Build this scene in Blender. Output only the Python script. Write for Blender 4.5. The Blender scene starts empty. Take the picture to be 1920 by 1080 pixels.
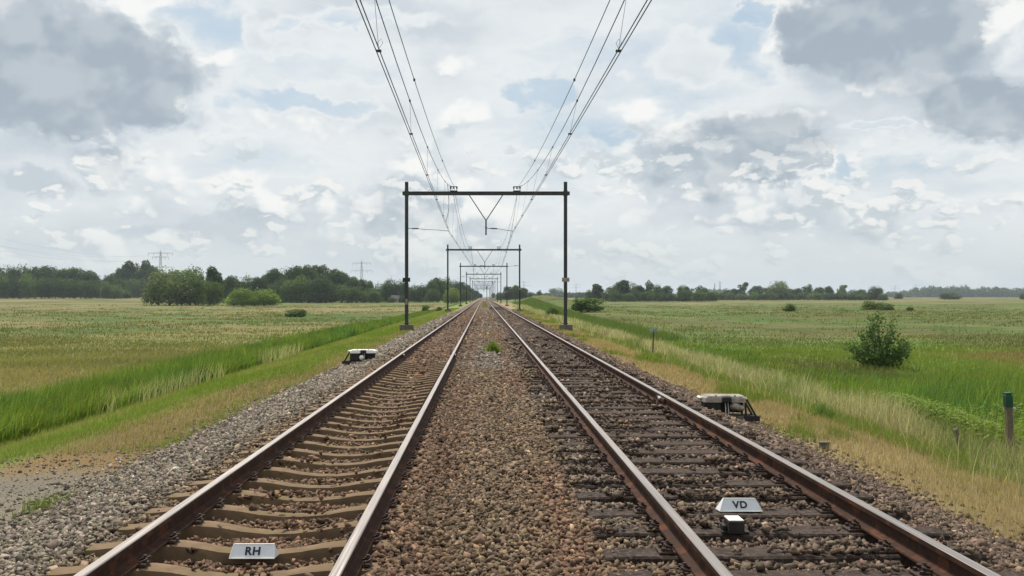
import bpy, math, random
import numpy as np
from mathutils import Vector, Matrix
R = math.radians
random.seed(7); RNG = np.random.default_rng(7)
scene = bpy.context.scene
COL = scene.collection

# ------------------------------------------------------------------ camera
CAM_Z = 1.62; FPX = 1750.0; U0 = 907.0; V0 = 556.0       # rail head of the near track is z = 0
cam_d = bpy.data.cameras.new('camera'); cam = bpy.data.objects.new('camera', cam_d); COL.objects.link(cam)
cam.location = (0, 0, CAM_Z); cam.rotation_euler = (R(90), 0, 0)
cam_d.sensor_width = 36; cam_d.lens = FPX / 1920 * 36
cam_d.shift_x = (960 - U0) / 1920; cam_d.shift_y = (V0 - 540) / 1920
cam_d.clip_start = 0.1; cam_d.clip_end = 12000
scene.camera = cam

# ------------------------------------------------------------------ sun, exposure
SUN_EL, SUN_AZ = R(56), R(-18)
sd = bpy.data.lights.new('sun', 'SUN'); sd.energy = 5.0; sd.angle = R(.9); sd.color = (1, .935, .83)
sun = bpy.data.objects.new('sun', sd); COL.objects.link(sun); sun.location = (-20, 60, 80)
sv = Vector((math.sin(SUN_AZ) * math.cos(SUN_EL), math.cos(SUN_AZ) * math.cos(SUN_EL), math.sin(SUN_EL)))
sun.rotation_euler = sv.to_track_quat('Z', 'Y').to_euler()
vs = scene.view_settings
vs.view_transform = 'Standard'; vs.look = 'None'; vs.exposure = 0; vs.gamma = 1; vs.use_curve_mapping = False

# ------------------------------------------------------------------ world: physical sky behind broken cloud
W = bpy.data.worlds.new('World'); scene.world = W; W.use_nodes = True
nt = W.node_tree; nt.nodes.clear()
class NG:
    def __init__(s, nt): s.nt = nt
    def n(s, t, **k):
        o = s.nt.nodes.new(t)
        for a, b in k.items(): setattr(o, a, b)
        return o
    def l(s, a, b): s.nt.links.new(a, b)
    def put(s, sock, v):
        if hasattr(v, 'is_linked') or isinstance(v, bpy.types.NodeSocket): s.l(v, sock)
        else: sock.default_value = v
    def m(s, op, a, b=None, c=None, clamp=False):
        o = s.n('ShaderNodeMath', operation=op, use_clamp=clamp); s.put(o.inputs[0], a)
        if b is not None: s.put(o.inputs[1], b)
        if c is not None: s.put(o.inputs[2], c)
        return o.outputs[0]
    def vm(s, op, a, b=None, c=None):
        o = s.n('ShaderNodeVectorMath', operation=op); s.put(o.inputs[0], a)
        if b is not None: s.put(o.inputs[1], b)
        if c is not None: s.put(o.inputs[2], c)
        return o.outputs['Value'] if op in ('LENGTH', 'DOT_PRODUCT', 'DISTANCE') else o.outputs[0]
    def noise(s, vec, scale, detail=4, rough=.5, dist=0, out='Fac', dim='3D'):
        o = s.n('ShaderNodeTexNoise', noise_dimensions=dim); s.put(o.inputs['Vector'], vec)
        o.inputs['Scale'].default_value = scale; o.inputs['Detail'].default_value = detail
        o.inputs['Roughness'].default_value = rough; o.inputs['Distortion'].default_value = dist
        return o.outputs[out]
    def mr(s, v, a, b, c=0., d=1., interp='LINEAR'):
        o = s.n('ShaderNodeMapRange', interpolation_type=interp); s.put(o.inputs['Value'], v)
        for i, x in zip((1, 2, 3, 4), (a, b, c, d)): s.put(o.inputs[i], x)
        return o.outputs[0]
    def mix(s, f, a, b, mode='MIX'):
        o = s.n('ShaderNodeMix', data_type='RGBA', blend_type=mode); s.put(o.inputs[0], f)
        s.put(o.inputs[6], a); s.put(o.inputs[7], b); return o.outputs[2]
    def ramp(s, f, stops, interp='LINEAR'):
        o = s.n('ShaderNodeValToRGB'); e = o.color_ramp.elements; o.color_ramp.interpolation = interp
        while len(e) < len(stops): e.new(.5)
        for q, (p, c) in zip(e, stops): q.position = p; q.color = (*c, 1)
        s.put(o.inputs[0], f); return o.outputs[0]
def build_world():
    g = NG(nt)
    tc = g.n('ShaderNodeTexCoord').outputs['Generated']
    sep = g.n('ShaderNodeSeparateXYZ'); g.l(tc, sep.inputs[0]); X, Y, Z = sep.outputs
    ya = g.m('ADD', g.m('ABSOLUTE', Y), .02)
    zc = g.m('MAXIMUM', Z, 0.0)
    tx = g.m('DIVIDE', X, ya); tz = g.m('DIVIDE', zc, ya)
    cb = g.n('ShaderNodeCombineXYZ'); g.l(tx, cb.inputs[0]); g.l(tz, cb.inputs[1]); T = cb.outputs[0]
    az = g.m('ARCTAN2', X, ya); cp = g.n('ShaderNodeCombineXYZ'); g.l(g.m('MULTIPLY', az, 2.9), cp.inputs[0]); g.l(g.m('MULTIPLY', g.m('ARCSINE', zc), 3.9), cp.inputs[1])
    P = cp.outputs[0]
    warp = g.vm('SUBTRACT', g.noise(P, 1.7, 5, .55, out='Color', dim='2D'), (.5, .5, .5))
    warp2 = g.vm('SUBTRACT', g.noise(P, 7, 6, .62, out='Color', dim='2D'), (.5, .5, .5))
    Tw = g.vm('ADD', T, g.vm('MULTIPLY', warp, (.12, .08, 0)))
    Tw = g.vm('ADD', Tw, g.vm('MULTIPLY', warp2, (.07, .05, 0)))
    # thickness of the cloud sheet, bank by bank: (u, v, half width, half height, gain)
    B = [(130, 150, 330, 130, .50), (230, 215, 220, 70, .22), (225, 318, 80, 34, .30), (50, 352, 90, 24, .28), (40, 15, 150, 50, .32),
         (1650, 80, 240, 125, .50), (1850, 235, 150, 75, .45), (1370, 300, 200, 75, .36), (1290, 110, 90, 70, .2),
         (1640, 420, 60, 36, .25), (790, 400, 120, 60, .22), (520, 60, 40, 60, .2), (1500, 345, 90, 30, .2), (1400, 415, 130, 24, .18),
         (450, 430, 150, 24, .16), (1100, 300, 80, 40, .1), (250, 440, 160, 20, .16),
         (1720, 20, 260, 70, .15), (400, 55, 140, 60, -.22), (1430, 110, 70, 80, -.22), (1890, 70, 60, 70, -.2), (700, 110, 120, 60, -.12), (830, 140, 150, 70, -.10),
         (1700, 360, 150, 40, -.10), (440, 215, 50, 40, -.12),
         (600, 215, 130, 26, -.30), (690, 40, 150, 30, -.30), (1640, 268, 60, 16, -.3), (1565, 335, 30, 30, -.28), (985, 185, 50, 30, -.25),
         (1150, 250, 60, 20, -.2), (1440, 30, 20, 26, -.28), (300, 120, 60, 20, -.05)]
    tot = None
    for (u, v, ru, rv, k) in B:
        d = g.vm('MULTIPLY', g.vm('SUBTRACT', Tw, ((u - U0) / FPX, (V0 - v) / FPX, 0)), (FPX / ru, FPX / rv, 0))
        s = g.mr(g.vm('LENGTH', d), 0.5, 1.25, k, 0, 'SMOOTHSTEP')
        tot = s if tot is None else g.m('ADD', tot, s)
    Pq = g.vm('ADD', P, g.vm('MULTIPLY', warp2, (.07, .07, 0)))
    lowf = g.mr(tz, .04, .16, 1, 0, 'SMOOTHSTEP')
    def heap(vec, sc, det=7):
        """billowing density: broad heaps with rounded knobs on them"""
        vo = g.n('ShaderNodeTexVoronoi', feature='SMOOTH_F1', voronoi_dimensions='2D'); g.l(vec, vo.inputs['Vector'])
        vo.inputs['Scale'].default_value = 3.4 * sc; vo.inputs['Smoothness'].default_value = .35; vo.inputs['Detail'].default_value = 3; vo.inputs['Roughness'].default_value = .55
        n = g.noise(vec, 1.35 * sc, det, .52, dim='2D')
        return g.m('ADD', g.m('MULTIPLY', g.m('SUBTRACT', n, .5), 1.25), g.m('MULTIPLY', g.m('SUBTRACT', .40, vo.outputs['Distance']), .50))
    def layer(vec, sc, up, bias, soft):
        d0 = heap(vec, sc); d1 = heap(g.vm('ADD', vec, (.012, up, 0)), sc)
        m_ = g.mr(g.m('ADD', d0, bias), 0, soft, 0, 1, 'SMOOTHSTEP')
        lit = g.mr(g.m('SUBTRACT', d0, d1), -.13, .17, 0, 1, 'SMOOTHSTEP')
        return m_, lit
    # veil: soft pale sheet with blue showing where it thins
    veil = g.m('ADD', g.m('ADD', g.noise(g.vm('MULTIPLY', Pq, (.7, 1.5, 1)), 1.6, 7, .55, dim='2D'), g.m('MULTIPLY', tot, .9)), g.m('ADD', g.m('MULTIPLY', lowf, .05), .105))
    c = g.ramp(veil, [(.20, (.49, .62, .75)), (.36, (.58, .69, .78)), (.44, (.71, .775, .82)), (.54, (.83, .865, .875)), (.66, (.74, .785, .815)), (.76, (.64, .70, .745)), (.9, (.56, .625, .68))])
    pos = g.m('MULTIPLY', tot, 1.0)
    m1, l1 = layer(Pq, 1.0, .075, g.m('ADD', pos, .15), .20)
    c1 = g.ramp(l1, [(0, (.53, .60, .655)), (.35, (.68, .735, .765)), (.65, (.87, .89, .885)), (1, (.97, .97, .945))])
    thick = g.mr(g.m('ADD', tot, g.m('MULTIPLY', g.m('SUBTRACT', n_big := g.noise(P, 2.2, 6, .55, dim='2D'), .5), .5)), .12, .42, 0, .9, 'SMOOTHSTEP')
    c1 = g.mix(thick, c1, g.mix(g.mr(l1, 0, 1, 0, .22), (.35, .42, .49, 1), (.80, .84, .86, 1)))
    c = g.mix(g.m('MULTIPLY', m1, .92), c, c1)
    # smaller, farther heaps low in the sky
    far = g.mr(tz, .12, .20, 1, 0, 'SMOOTHSTEP')
    m2, l2 = layer(g.vm('ADD', g.vm('MULTIPLY', Pq, (1, 1.35, 1)), (3.7, 1.9, 0)), 2.3, .035, g.m('ADD', g.m('MULTIPLY', pos, .4),   .13), .12)
    c2 = g.ramp(l2, [(0, (.54, .605, .645)), (.4, (.67, .725, .75)), (.7, (.84, .86, .855)), (1, (.93, .93, .90))])
    c = g.mix(g.m('MULTIPLY', g.m('MULTIPLY', m2, far), .8), c, c2)
    dens = g.m('ADD', m1, veil)
    hz = g.mr(tz, 0.0, .11, .68, 0, 'SMOOTHSTEP')
    c = g.mix(hz, c, (.60, .665, .675, 1))
    c = g.vm('SCALE', c); c.node.inputs['Scale'].default_value = 10.0 * 1.0
    sky = g.n('ShaderNodeTexSky', sky_type='NISHITA', sun_disc=False, sun_elevation=SUN_EL, sun_rotation=SUN_AZ)
    sky.air_density = 1.2; sky.dust_density = 2
    op = g.mr(dens, 0.3, .6, .80, .97, 'SMOOTHSTEP')
    out = g.mix(op, sky.outputs[0], c)
    bg = g.n('ShaderNodeBackground'); g.l(out, bg.inputs[0]); bg.inputs[1].default_value = 0.10
    W.cycles.sampling_method = 'MANUAL'; W.cycles.sample_map_resolution = 256
    wo = g.n('ShaderNodeOutputWorld'); g.l(bg.outputs[0], wo.inputs[0])
build_world()

# ------------------------------------------------------------------ helpers
def tag(o, label=None, cat=None, group=None, kind=None):
    if label: o['label'] = label
    if cat: o['category'] = cat
    if group: o['group'] = group
    if kind: o['kind'] = kind
    return o
def empty(name, loc=(0, 0, 0), rz=0):
    o = bpy.data.objects.new(name, None); COL.objects.link(o); o.location = loc; o.rotation_euler = (0, 0, rz)
    o.empty_display_size = .3; return o
def link(name, me, parent=None):
    o = bpy.data.objects.new(name, me); COL.objects.link(o)
    if parent is not None: o.parent = parent
    return o
def np_mesh(name, V, F, mats=(), mi=None, col=None, smooth=False):
    """V (n,3), F (m,k) all the same size, col (n,3) point colours"""
    me = bpy.data.meshes.new(name); V = np.ascontiguousarray(V, np.float32); F = np.ascontiguousarray(F, np.int32)
    n, (m, k) = len(V), F.shape
    me.vertices.add(n); me.vertices.foreach_set('co', V.ravel())
    me.loops.add(m * k); me.loops.foreach_set('vertex_index', F.ravel())
    me.polygons.add(m); me.polygons.foreach_set('loop_start', np.arange(m, dtype=np.int32) * k)
    try: me.polygons.foreach_set('loop_total', np.full(m, k, np.int32))
    except Exception: pass
    for x in mats: me.materials.append(x)
    if mi is not None: me.polygons.foreach_set('material_index', np.ascontiguousarray(mi, np.int32))
    if smooth: me.polygons.foreach_set('use_smooth', np.ones(m, bool))
    if col is not None:
        a = me.color_attributes.new('Col', 'FLOAT_COLOR', 'POINT')
        c4 = np.ones((n, 4), np.float32); c4[:, :3] = col; a.data.foreach_set('color', c4.ravel())
    me.update(); me.validate(); return me
class MB:
    def __init__(s): s.v = []; s.f = []; s.mi = []; s.sm = []
    def add(s, vs_, fs, m=0, sm=False):
        o = len(s.v); s.v += [tuple(p) for p in vs_]
        for f in fs: s.f.append(tuple(i + o for i in f)); s.mi.append(m); s.sm.append(sm)
    def box(s, c, d, m=0, rot=None, bev=0.0, taper=1.0):
        hx, hy, hz = d[0] / 2, d[1] / 2, d[2] / 2
        if bev <= 0:
            vs_ = [Vector((sx * hx * (taper if sz > 0 else 1), sy * hy * (taper if sz > 0 else 1), sz * hz)) for sz in (-1, 1) for sy in (-1, 1) for sx in (-1, 1)]
            fs = [(0, 2, 3, 1), (4, 5, 7, 6), (0, 1, 5, 4), (2, 6, 7, 3), (0, 4, 6, 2), (1, 3, 7, 5)]
        else:
            b = bev; vs_ = []; prof = [(-hz, b), (-hz + b, 0), (hz - b, 0), (hz, b)]
            for z, ins in prof:
                x, y = hx - ins, hy - ins
                vs_ += [Vector(p) for p in ((-x + b, -y, z), (x - b, -y, z), (x, -y + b, z), (x, y - b, z), (x - b, y, z), (-x + b, y, z), (-x, y - b, z), (-x, -y + b, z))]
            fs = [tuple(range(7, -1, -1)), tuple(range(24, 32))]
            for r in range(3):
                for i in range(8): fs.append((r * 8 + i, r * 8 + (i + 1) % 8, r * 8 + 8 + (i + 1) % 8, r * 8 + 8 + i))
        M = rot if rot is not None else Matrix.Identity(3)
        s.add([M @ p + Vector(c) for p in vs_], fs, m)
    def tube(s, pts, r, n=6, m=0, caps=True, sm=True):
        pts = [Vector(p) for p in pts]; rs = r if isinstance(r, (list, tuple)) else [r] * len(pts); vs_ = []
        for i, p in enumerate(pts):
            d = (pts[min(i + 1, len(pts) - 1)] - pts[max(i - 1, 0)]).normalized()
            a = d.cross(Vector((0, 0, 1))); a = a.normalized() if a.length > .05 else Vector((1, 0, 0)); b = d.cross(a).normalized()
            for k in range(n):
                t = 2 * math.pi * k / n; vs_.append(p + (a * math.cos(t) + b * math.sin(t)) * rs[i])
        fs = [(i * n + k, i * n + (k + 1) % n, (i + 1) * n + (k + 1) % n, (i + 1) * n + k) for i in range(len(pts) - 1) for k in range(n)]
        s.add(vs_, fs, m, sm)
        if caps: s.add(vs_[:n], [tuple(range(n))], m); s.add(vs_[-n:], [tuple(range(n - 1, -1, -1))], m)
    def prism(s, poly, z0, z1, m=0, M=None, inset=0):
        """poly in xy, extruded z0..z1"""
        n = len(poly); cx = sum(p[0] for p in poly) / n; cy = sum(p[1] for p in poly) / n
        k = 1 - inset
        vs_ = [Vector((x, y, z0)) for x, y in poly] + [Vector((cx + (x - cx) * k, cy + (y - cy) * k, z1)) for x, y in poly]
        if M is not None: vs_ = [M @ p for p in vs_]
        s.add(vs_, [tuple(range(n - 1, -1, -1)), tuple(range(n, 2 * n))] + [(i, (i + 1) % n, n + (i + 1) % n, n + i) for i in range(n)], m)
    def blob(s, c, r, m=0, seed=0, amp=.12, nu=12, nv=8):
        rd = random.Random(seed); vs_ = []; ph = [rd.uniform(0, 6.28) for _ in range(6)]
        for j in range(nv + 1):
            th = math.pi * j / nv
            for i in range(nu):
                a = 2 * math.pi * i / nu
                k = 1 + amp * (math.sin(3 * a + ph[0]) * math.sin(2 * th + ph[1]) + .6 * math.sin(5 * a + ph[2]) * math.sin(4 * th + ph[3])) * math.sin(th)
                vs_.append((c[0] + r[0] * k * math.sin(th) * math.cos(a), c[1] + r[1] * k * math.sin(th) * math.sin(a), c[2] + r[2] * k * math.cos(th)))
        s.add(vs_, [(j * nu + i, (j + 1) * nu + i, (j + 1) * nu + (i + 1) % nu, j * nu + (i + 1) % nu) for j in range(nv) for i in range(nu)], m, True)
    def build(s, name, mats, parent=None):
        me = bpy.data.meshes.new(name); me.from_pydata(s.v, [], s.f)
        for x in (mats if isinstance(mats, (list, tuple)) else [mats]): me.materials.append(x)
        me.polygons.foreach_set('material_index', s.mi); me.polygons.foreach_set('use_smooth', s.sm); me.update(); me.validate()
        return link(name, me, parent)
def children(o): return [c for c in bpy.data.objects if c.parent == o]
def copy_tree(o, kids, parent=None):
    """kids: dict object -> list of children (looked up once)"""
    c = o.copy(); COL.objects.link(c)
    if parent is not None: c.parent = parent
    for ch in kids.get(o, ()): copy_tree(ch, kids, c)
    return c
def kids_of(o):
    d = {}
    def rec(q):
        d[q] = children(q)
        for c in d[q]: rec(c)
    rec(o); return d

# value noise
def _h(ix, iy, seed):
    h = (ix.astype(np.int64) * 374761393 + iy.astype(np.int64) * 668265263 + seed * 1442695041) & 0xffffffff
    h = ((h ^ (h >> 13)) * 1274126177) & 0xffffffff
    return ((h ^ (h >> 16)) & 0xffffff) / float(0xffffff)
def vn(x, y, seed=0):
    x = np.asarray(x, float); y = np.asarray(y, float)
    ix, iy = np.floor(x), np.floor(y); fx, fy = x - ix, y - iy
    fx = fx * fx * (3 - 2 * fx); fy = fy * fy * (3 - 2 * fy)
    a, b, c, d = _h(ix, iy, seed), _h(ix + 1, iy, seed), _h(ix, iy + 1, seed), _h(ix + 1, iy + 1, seed)
    return (a * (1 - fx) + b * fx) * (1 - fy) + (c * (1 - fx) + d * fx) * fy
def fbm(x, y, seed=0, o=4):
    t = 0; a = .5; s = 0
    for k in range(o): t = t + a * vn(x * 2 ** k, y * 2 ** k, seed + k * 17); s += a; a *= .5
    return t / s
def ss(a, b, x):
    t = np.clip((np.asarray(x, float) - a) / (b - a), 0, 1); return t * t * (3 - 2 * t)

# ------------------------------------------------------------------ materials
def mat(name, base=(.5, .5, .5), rough=.8, metal=0, build=None, spec=.3):
    m = bpy.data.materials.new(name); m.use_nodes = True; g = NG(m.node_tree); g.nt.nodes.clear()
    o = g.n('ShaderNodeOutputMaterial'); p = g.n('ShaderNodeBsdfPrincipled'); g.l(p.outputs[0], o.inputs[0])
    p.inputs['Base Color'].default_value = (*base, 1); p.inputs['Roughness'].default_value = rough
    p.inputs['Metallic'].default_value = metal; p.inputs['Specular IOR Level'].default_value = spec
    if build: build(g, p, o)
    return m
def bump(g, p, h, dist, strength=1):
    b = g.n('ShaderNodeBump'); g.put(b.inputs['Height'], h); b.inputs['Distance'].default_value = dist
    b.inputs['Strength'].default_value = strength; g.l(b.outputs[0], p.inputs['Normal'])
def obco(g): return g.n('ShaderNodeTexCoord').outputs['Object']
def rough_mat(name, c1, c2, scale=8, rough=.85, metal=0, bd=.004, bs=1, spec=.3, c3=None, s3=40):
    def f(g, p, o):
        co = obco(g); n = g.noise(co, scale, 6, .6)
        c = g.ramp(n, [(.3, c1), (.7, c2)])
        if c3: c = g.mix(g.mr(g.noise(co, s3, 4, .6), .52, .62), c, (*c3, 1))
        g.l(c, p.inputs['Base Color']); bump(g, p, g.noise(co, scale * 5, 5, .65), bd, bs)
    return mat(name, rough=rough, metal=metal, build=f, spec=spec)
def attr_leaf(name, trans=.35, rough=.7, vary=.0, tint=(1, 1, 1)):
    def f(g, p, o):
        a = g.n('ShaderNodeAttribute', attribute_name='Col'); c = a.outputs['Color']
        if vary:
            r = g.n('ShaderNodeObjectInfo').outputs['Random']
            c = g.mix(1, c, g.ramp(r, [(0, (1 - vary, 1 - vary, 1 - vary * .6)), (.5, (1, 1, 1)), (1, (1 + vary * 1.2, 1 + vary, 1 - vary * .3))]), 'MULTIPLY')
        c = g.mix(1, c, (*tint, 1), 'MULTIPLY')
        g.l(c, p.inputs['Base Color']); p.inputs['Roughness'].default_value = rough; p.inputs['Specular IOR Level'].default_value = .15
        t = g.n('ShaderNodeBsdfTranslucent'); g.l(g.mix(1, c, (1.1, 1.15, .7, 1), 'MULTIPLY'), t.inputs[0])
        x = g.n('ShaderNodeMixShader'); x.inputs[0].default_value = trans; g.l(p.outputs[0], x.inputs[1]); g.l(t.outputs[0], x.inputs[2])
        g.l(x.outputs[0], o.inputs[0])
    return mat(name, build=f)
M = {}
M['concrete'] = rough_mat('sleeper concrete', (.120, .080, .050), (.220, .152, .095), 5, .92, bd=.005, c3=(.15, .115, .055), s3=7, spec=.15)
M['wood'] = rough_mat('tarred timber', (.022, .015, .012), (.062, .044, .035), 9, .85, bd=.004, c3=(.085, .066, .054), s3=26, spec=.15)
M['rail_side'] = rough_mat('rusty rail steel', (.034, .018, .013), (.060, .032, .022), 12, .85, bd=.001, c3=(.095, .040, .022), s3=5, spec=.12)
def railtop(g, p, o):
    co = obco(g); mp = g.vm('MULTIPLY', co, (60, .5, 1))
    g.l(g.ramp(g.noise(mp, 1, 4, .6), [(.3, (.22, .19, .175)), (.7, (.37, .335, .315))]), p.inputs['Base Color'])
    g.l(g.mr(g.noise(mp, 2, 3), .3, .7, .32, .5), p.inputs['Roughness'])
M['rail_top'] = mat('worn running surface', (.45, .42, .42), .4, .85, railtop, .5)
M['clip'] = rough_mat('rusty fastening', (.025, .017, .014), (.07, .038, .028), 30, .75, bd=.001)
M['white_paint'] = rough_mat('white painted metal', (.70, .69, .64), (.82, .81, .77), 14, .55, bd=.0005)
M['weathered_white'] = rough_mat('weathered pale cover', (.22, .20, .165), (.36, .33, .28), 12, .75, bd=.002, c3=(.20, .17, .13), s3=18)
M['sign_white'] = rough_mat('sign plate', (.60, .63, .66), (.70, .73, .75), 8, .55, bd=.0003)
M['black'] = rough_mat('dark iron', (.012, .011, .011), (.035, .03, .028), 14, .65, bd=.001)
M['ink'] = mat('black lettering', (.015, .015, .02), .6)
M['portal'] = rough_mat('dark painted steel', (.022, .026, .028), (.045, .050, .050), 4, .6, bd=.001)
M['found'] = rough_mat('mossy concrete', (.08, .078, .06), (.16, .15, .12), 5, .95, bd=.006)
M['wire'] = mat('catenary copper', (.05, .05, .05), .55, .3)
M['insul'] = rough_mat('brown insulator', (.03, .022, .02), (.05, .04, .035), 20, .35)
M['green_cap'] = rough_mat('green plastic cap', (.006, .040, .026), (.010, .070, .042), 14, .45, bd=.001)
M['post_wood'] = rough_mat('weathered post timber', (.10, .075, .055), (.19, .145, .11), 10, .85, bd=.004)
M['galv'] = rough_mat('galvanised lattice steel', (.22, .23, .24), (.32, .33, .34), 2, .6, .2)
M['bark'] = rough_mat('bark', (.05, .04, .03), (.10, .085, .065), 3, .9, bd=.02)
M['ins_joint'] = rough_mat('pale joint insulation', (.45, .42, .40), (.65, .62, .60), 20, .6)
M['roof'] = rough_mat('dark roof tiles', (.05, .045, .045), (.10, .085, .08), 3, .8)
M['house_wall'] = rough_mat('pale render', (.32, .32, .30), (.42, .42, .40), 2, .85)
M['window'] = mat('dark window glass', (.03, .035, .04), .15, 0, None, .5)
M['leaf'] = attr_leaf('tree foliage', .38, .7, .2)
M['grass'] = attr_leaf('grass blades', .38, .65)

def ballast_mat(g, p, o):
    a = g.n('ShaderNodeAttribute', attribute_name='Col').outputs['Color']
    co = obco(g); v = g.n('ShaderNodeTexVoronoi'); g.l(co, v.inputs['Vector']); v.inputs['Scale'].default_value = 19
    vc = g.n('ShaderNodeSeparateColor'); g.l(v.outputs['Color'], vc.inputs[0])
    f = g.mr(vc.outputs[0], 0, 1, .45, 1.5)
    c = g.mix(1, a, f, 'MULTIPLY')
    f2 = g.mr(g.noise(co, 2.2, 5, .6), .3, .7, .8, 1.2); c = g.mix(1, c, f2, 'MULTIPLY')
    g.l(c, p.inputs['Base Color']); p.inputs['Roughness'].default_value = .9
    bump(g, p, g.m('SUBTRACT', vc.outputs[1], g.m('MULTIPLY', v.outputs['Distance'], 1.5)), .03, 1)
M['ballast'] = mat('ballast bed', build=ballast_mat)
def stone_mat(g, p, o):
    a = g.n('ShaderNodeAttribute', attribute_name='Col').outputs['Color']; co = obco(g)
    f = g.mr(g.noise(co, 55, 3, .6), .3, .7, .75, 1.25); g.l(g.mix(1, a, f, 'MULTIPLY'), p.inputs['Base Color'])
    p.inputs['Roughness'].default_value = .85
M['stone'] = mat('crushed stone', build=stone_mat)
def ground_mat(g, p, o):
    a = g.n('ShaderNodeAttribute', attribute_name='Col').outputs['Color']; co = obco(g)
    st = g.vm('MULTIPLY', co, (.35, 1, 1))
    f = g.m('MULTIPLY', g.mr(g.noise(st, .22, 8, .65), .25, .75, .72, 1.28), g.mr(g.noise(g.vm('MULTIPLY', co, (1, .6, 1)), .03, 7, .65), .3, .7, .8, 1.2))
    f3 = g.mr(g.noise(co, 30, 3, .7), .25, .75, .75, 1.25)
    c = g.mix(1, g.mix(1, a, f, 'MULTIPLY'), f3, 'MULTIPLY')
    g.l(c, p.inputs['Base Color']); p.inputs['Roughness'].default_value = .95; p.inputs['Specular IOR Level'].default_value = .1
    bump(g, p, g.m('ADD', g.noise(co, 60, 4, .7), g.m('MULTIPLY', g.noise(co, 3, 6, .7), 2)), .03, .8)
M['ground'] = mat('meadow and verge', build=ground_mat)

# ------------------------------------------------------------------ terrain
XP = [-4000, -13, -11.4, -9.8, -8.4, -6.1, -4.0, 4.3, 5.6, 7.4, 9.6, 12, 4000]
ZP = [-1.25, -1.25, -1.3, -1.25, -.98, -.55, -.44, -.46, -.54, -.78, -1.3, -1.25, -1.25]
def terrain(x, y):
    x = np.asarray(x, float); y = np.asarray(y, float)
    z = np.interp(x, XP, ZP)
    side = ss(9, 16, np.abs(x))
    z = z + side * (fbm(x * .05, y * .05, 3, 3) - .5) * .35
    z = z + side * 1.35 * ss(350, 1100, y)
    z = z + side * 1.5 * ss(300, 520, y) * ss(110, 210, -x) * (1 - ss(520, 1100, y) * .6)
    z = z + 3.2 * np.exp(-((x - 17) / 5.0) ** 2 / 2 - ((y - 270) / 75) ** 2 / 2)
    return z
def tz1(x, y): return float(terrain(x, y))
def lerp(a, b, t): t = np.asarray(t)[..., None]; return a * (1 - t) + b * t
C = lambda *c: np.array(c, float)
TAN = C(.215, .188, .078); OLIVE = C(.150, .155, .050); GREEN = C(.105, .150, .040); BRIGHT = C(.130, .180, .030); REED = C(.078, .140, .032)
STRAW = C(.30, .235, .125); SAND = C(.205, .182, .142); SOIL = C(.185, .128, .066); ORANGE = C(.21, .138, .058); PALE = C(.27, .25, .14)
def field_color(x, y):
    x = np.asarray(x, float); y = np.asarray(y, float)
    wy = y * (1 + .75 * (fbm(x * .011, y * .012, 5, 4) - .5) + .35 * (fbm(x * .06, y * .05, 7, 4) - .5))
    st = fbm(x * .04 + 3, y * .065, 11, 5); st2 = fbm(x * .012, y * .03, 23, 4); st3 = fbm(x * .15, y * .5, 31, 4)
    # left field
    L = lerp(OLIVE * np.ones_like(x)[..., None], TAN, ss(.40, .58, st * .75 + st3 * .25))
    L = lerp(L, GREEN, ss(100, 112, wy) * (1 - ss(175, 200, wy)) * ss(.25, .5, st2 + .25 * ss(60, 120, -x)))
    L = lerp(L, TAN, .8 * ss(190, 230, wy) * (1 - ss(330, 360, wy)))
    L = lerp(L, BRIGHT, ss(300, 340, wy) * (1 - ss(90, 140, -x)) * .8)
    L = lerp(L, GREEN, .45 * (1 - ss(14, 34, y)))
    # right field
    Rr = lerp(GREEN * np.ones_like(x)[..., None], OLIVE, .8 * ss(.45, .62, st))
    Rr = lerp(Rr, BRIGHT, ss(20, 30, wy) * (1 - ss(58, 70, wy)) * .8)
    Rr = lerp(Rr, TAN, .75 * ss(66, 76, wy) * (1 - ss(96, 112, wy)) * ss(12, 30, x) * ss(.3, .5, st3))
    Rr = lerp(Rr, ORANGE * .9 + .02, .7 * ss(36, 40, wy) * (1 - ss(47, 52, wy)) * ss(19.5, 24, x))
    Rr = lerp(Rr, TAN, .75 * ss(300, 400, wy) * (1 - ss(1200, 1500, wy)))
    c = np.where((x < 0)[..., None], L, Rr)
    t4 = fbm(x * .09 + 9, y * .04, 37, 5); t5 = fbm(x * .025, y * .018 + 5, 39, 5)
    c = lerp(c, OLIVE * .72 * np.ones_like(c), .8 * ss(.50, .60, t4)); c = lerp(c, np.where((x < 0)[..., None], TAN, GREEN) * .95, .6 * ss(.52, .64, t5) * ss(60, 110, y))
    c = lerp(c, REED * .9, .65 * ss(.60, .68, fbm(x * .09, y * .05 + 20, 43, 5)))
    return c * (1 - .17 * ss(60, 95, y))[..., None] * (0.8 + .4 * st3)[..., None]  # far field colour darkened, standing in for the grass's self-shadow
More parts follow.
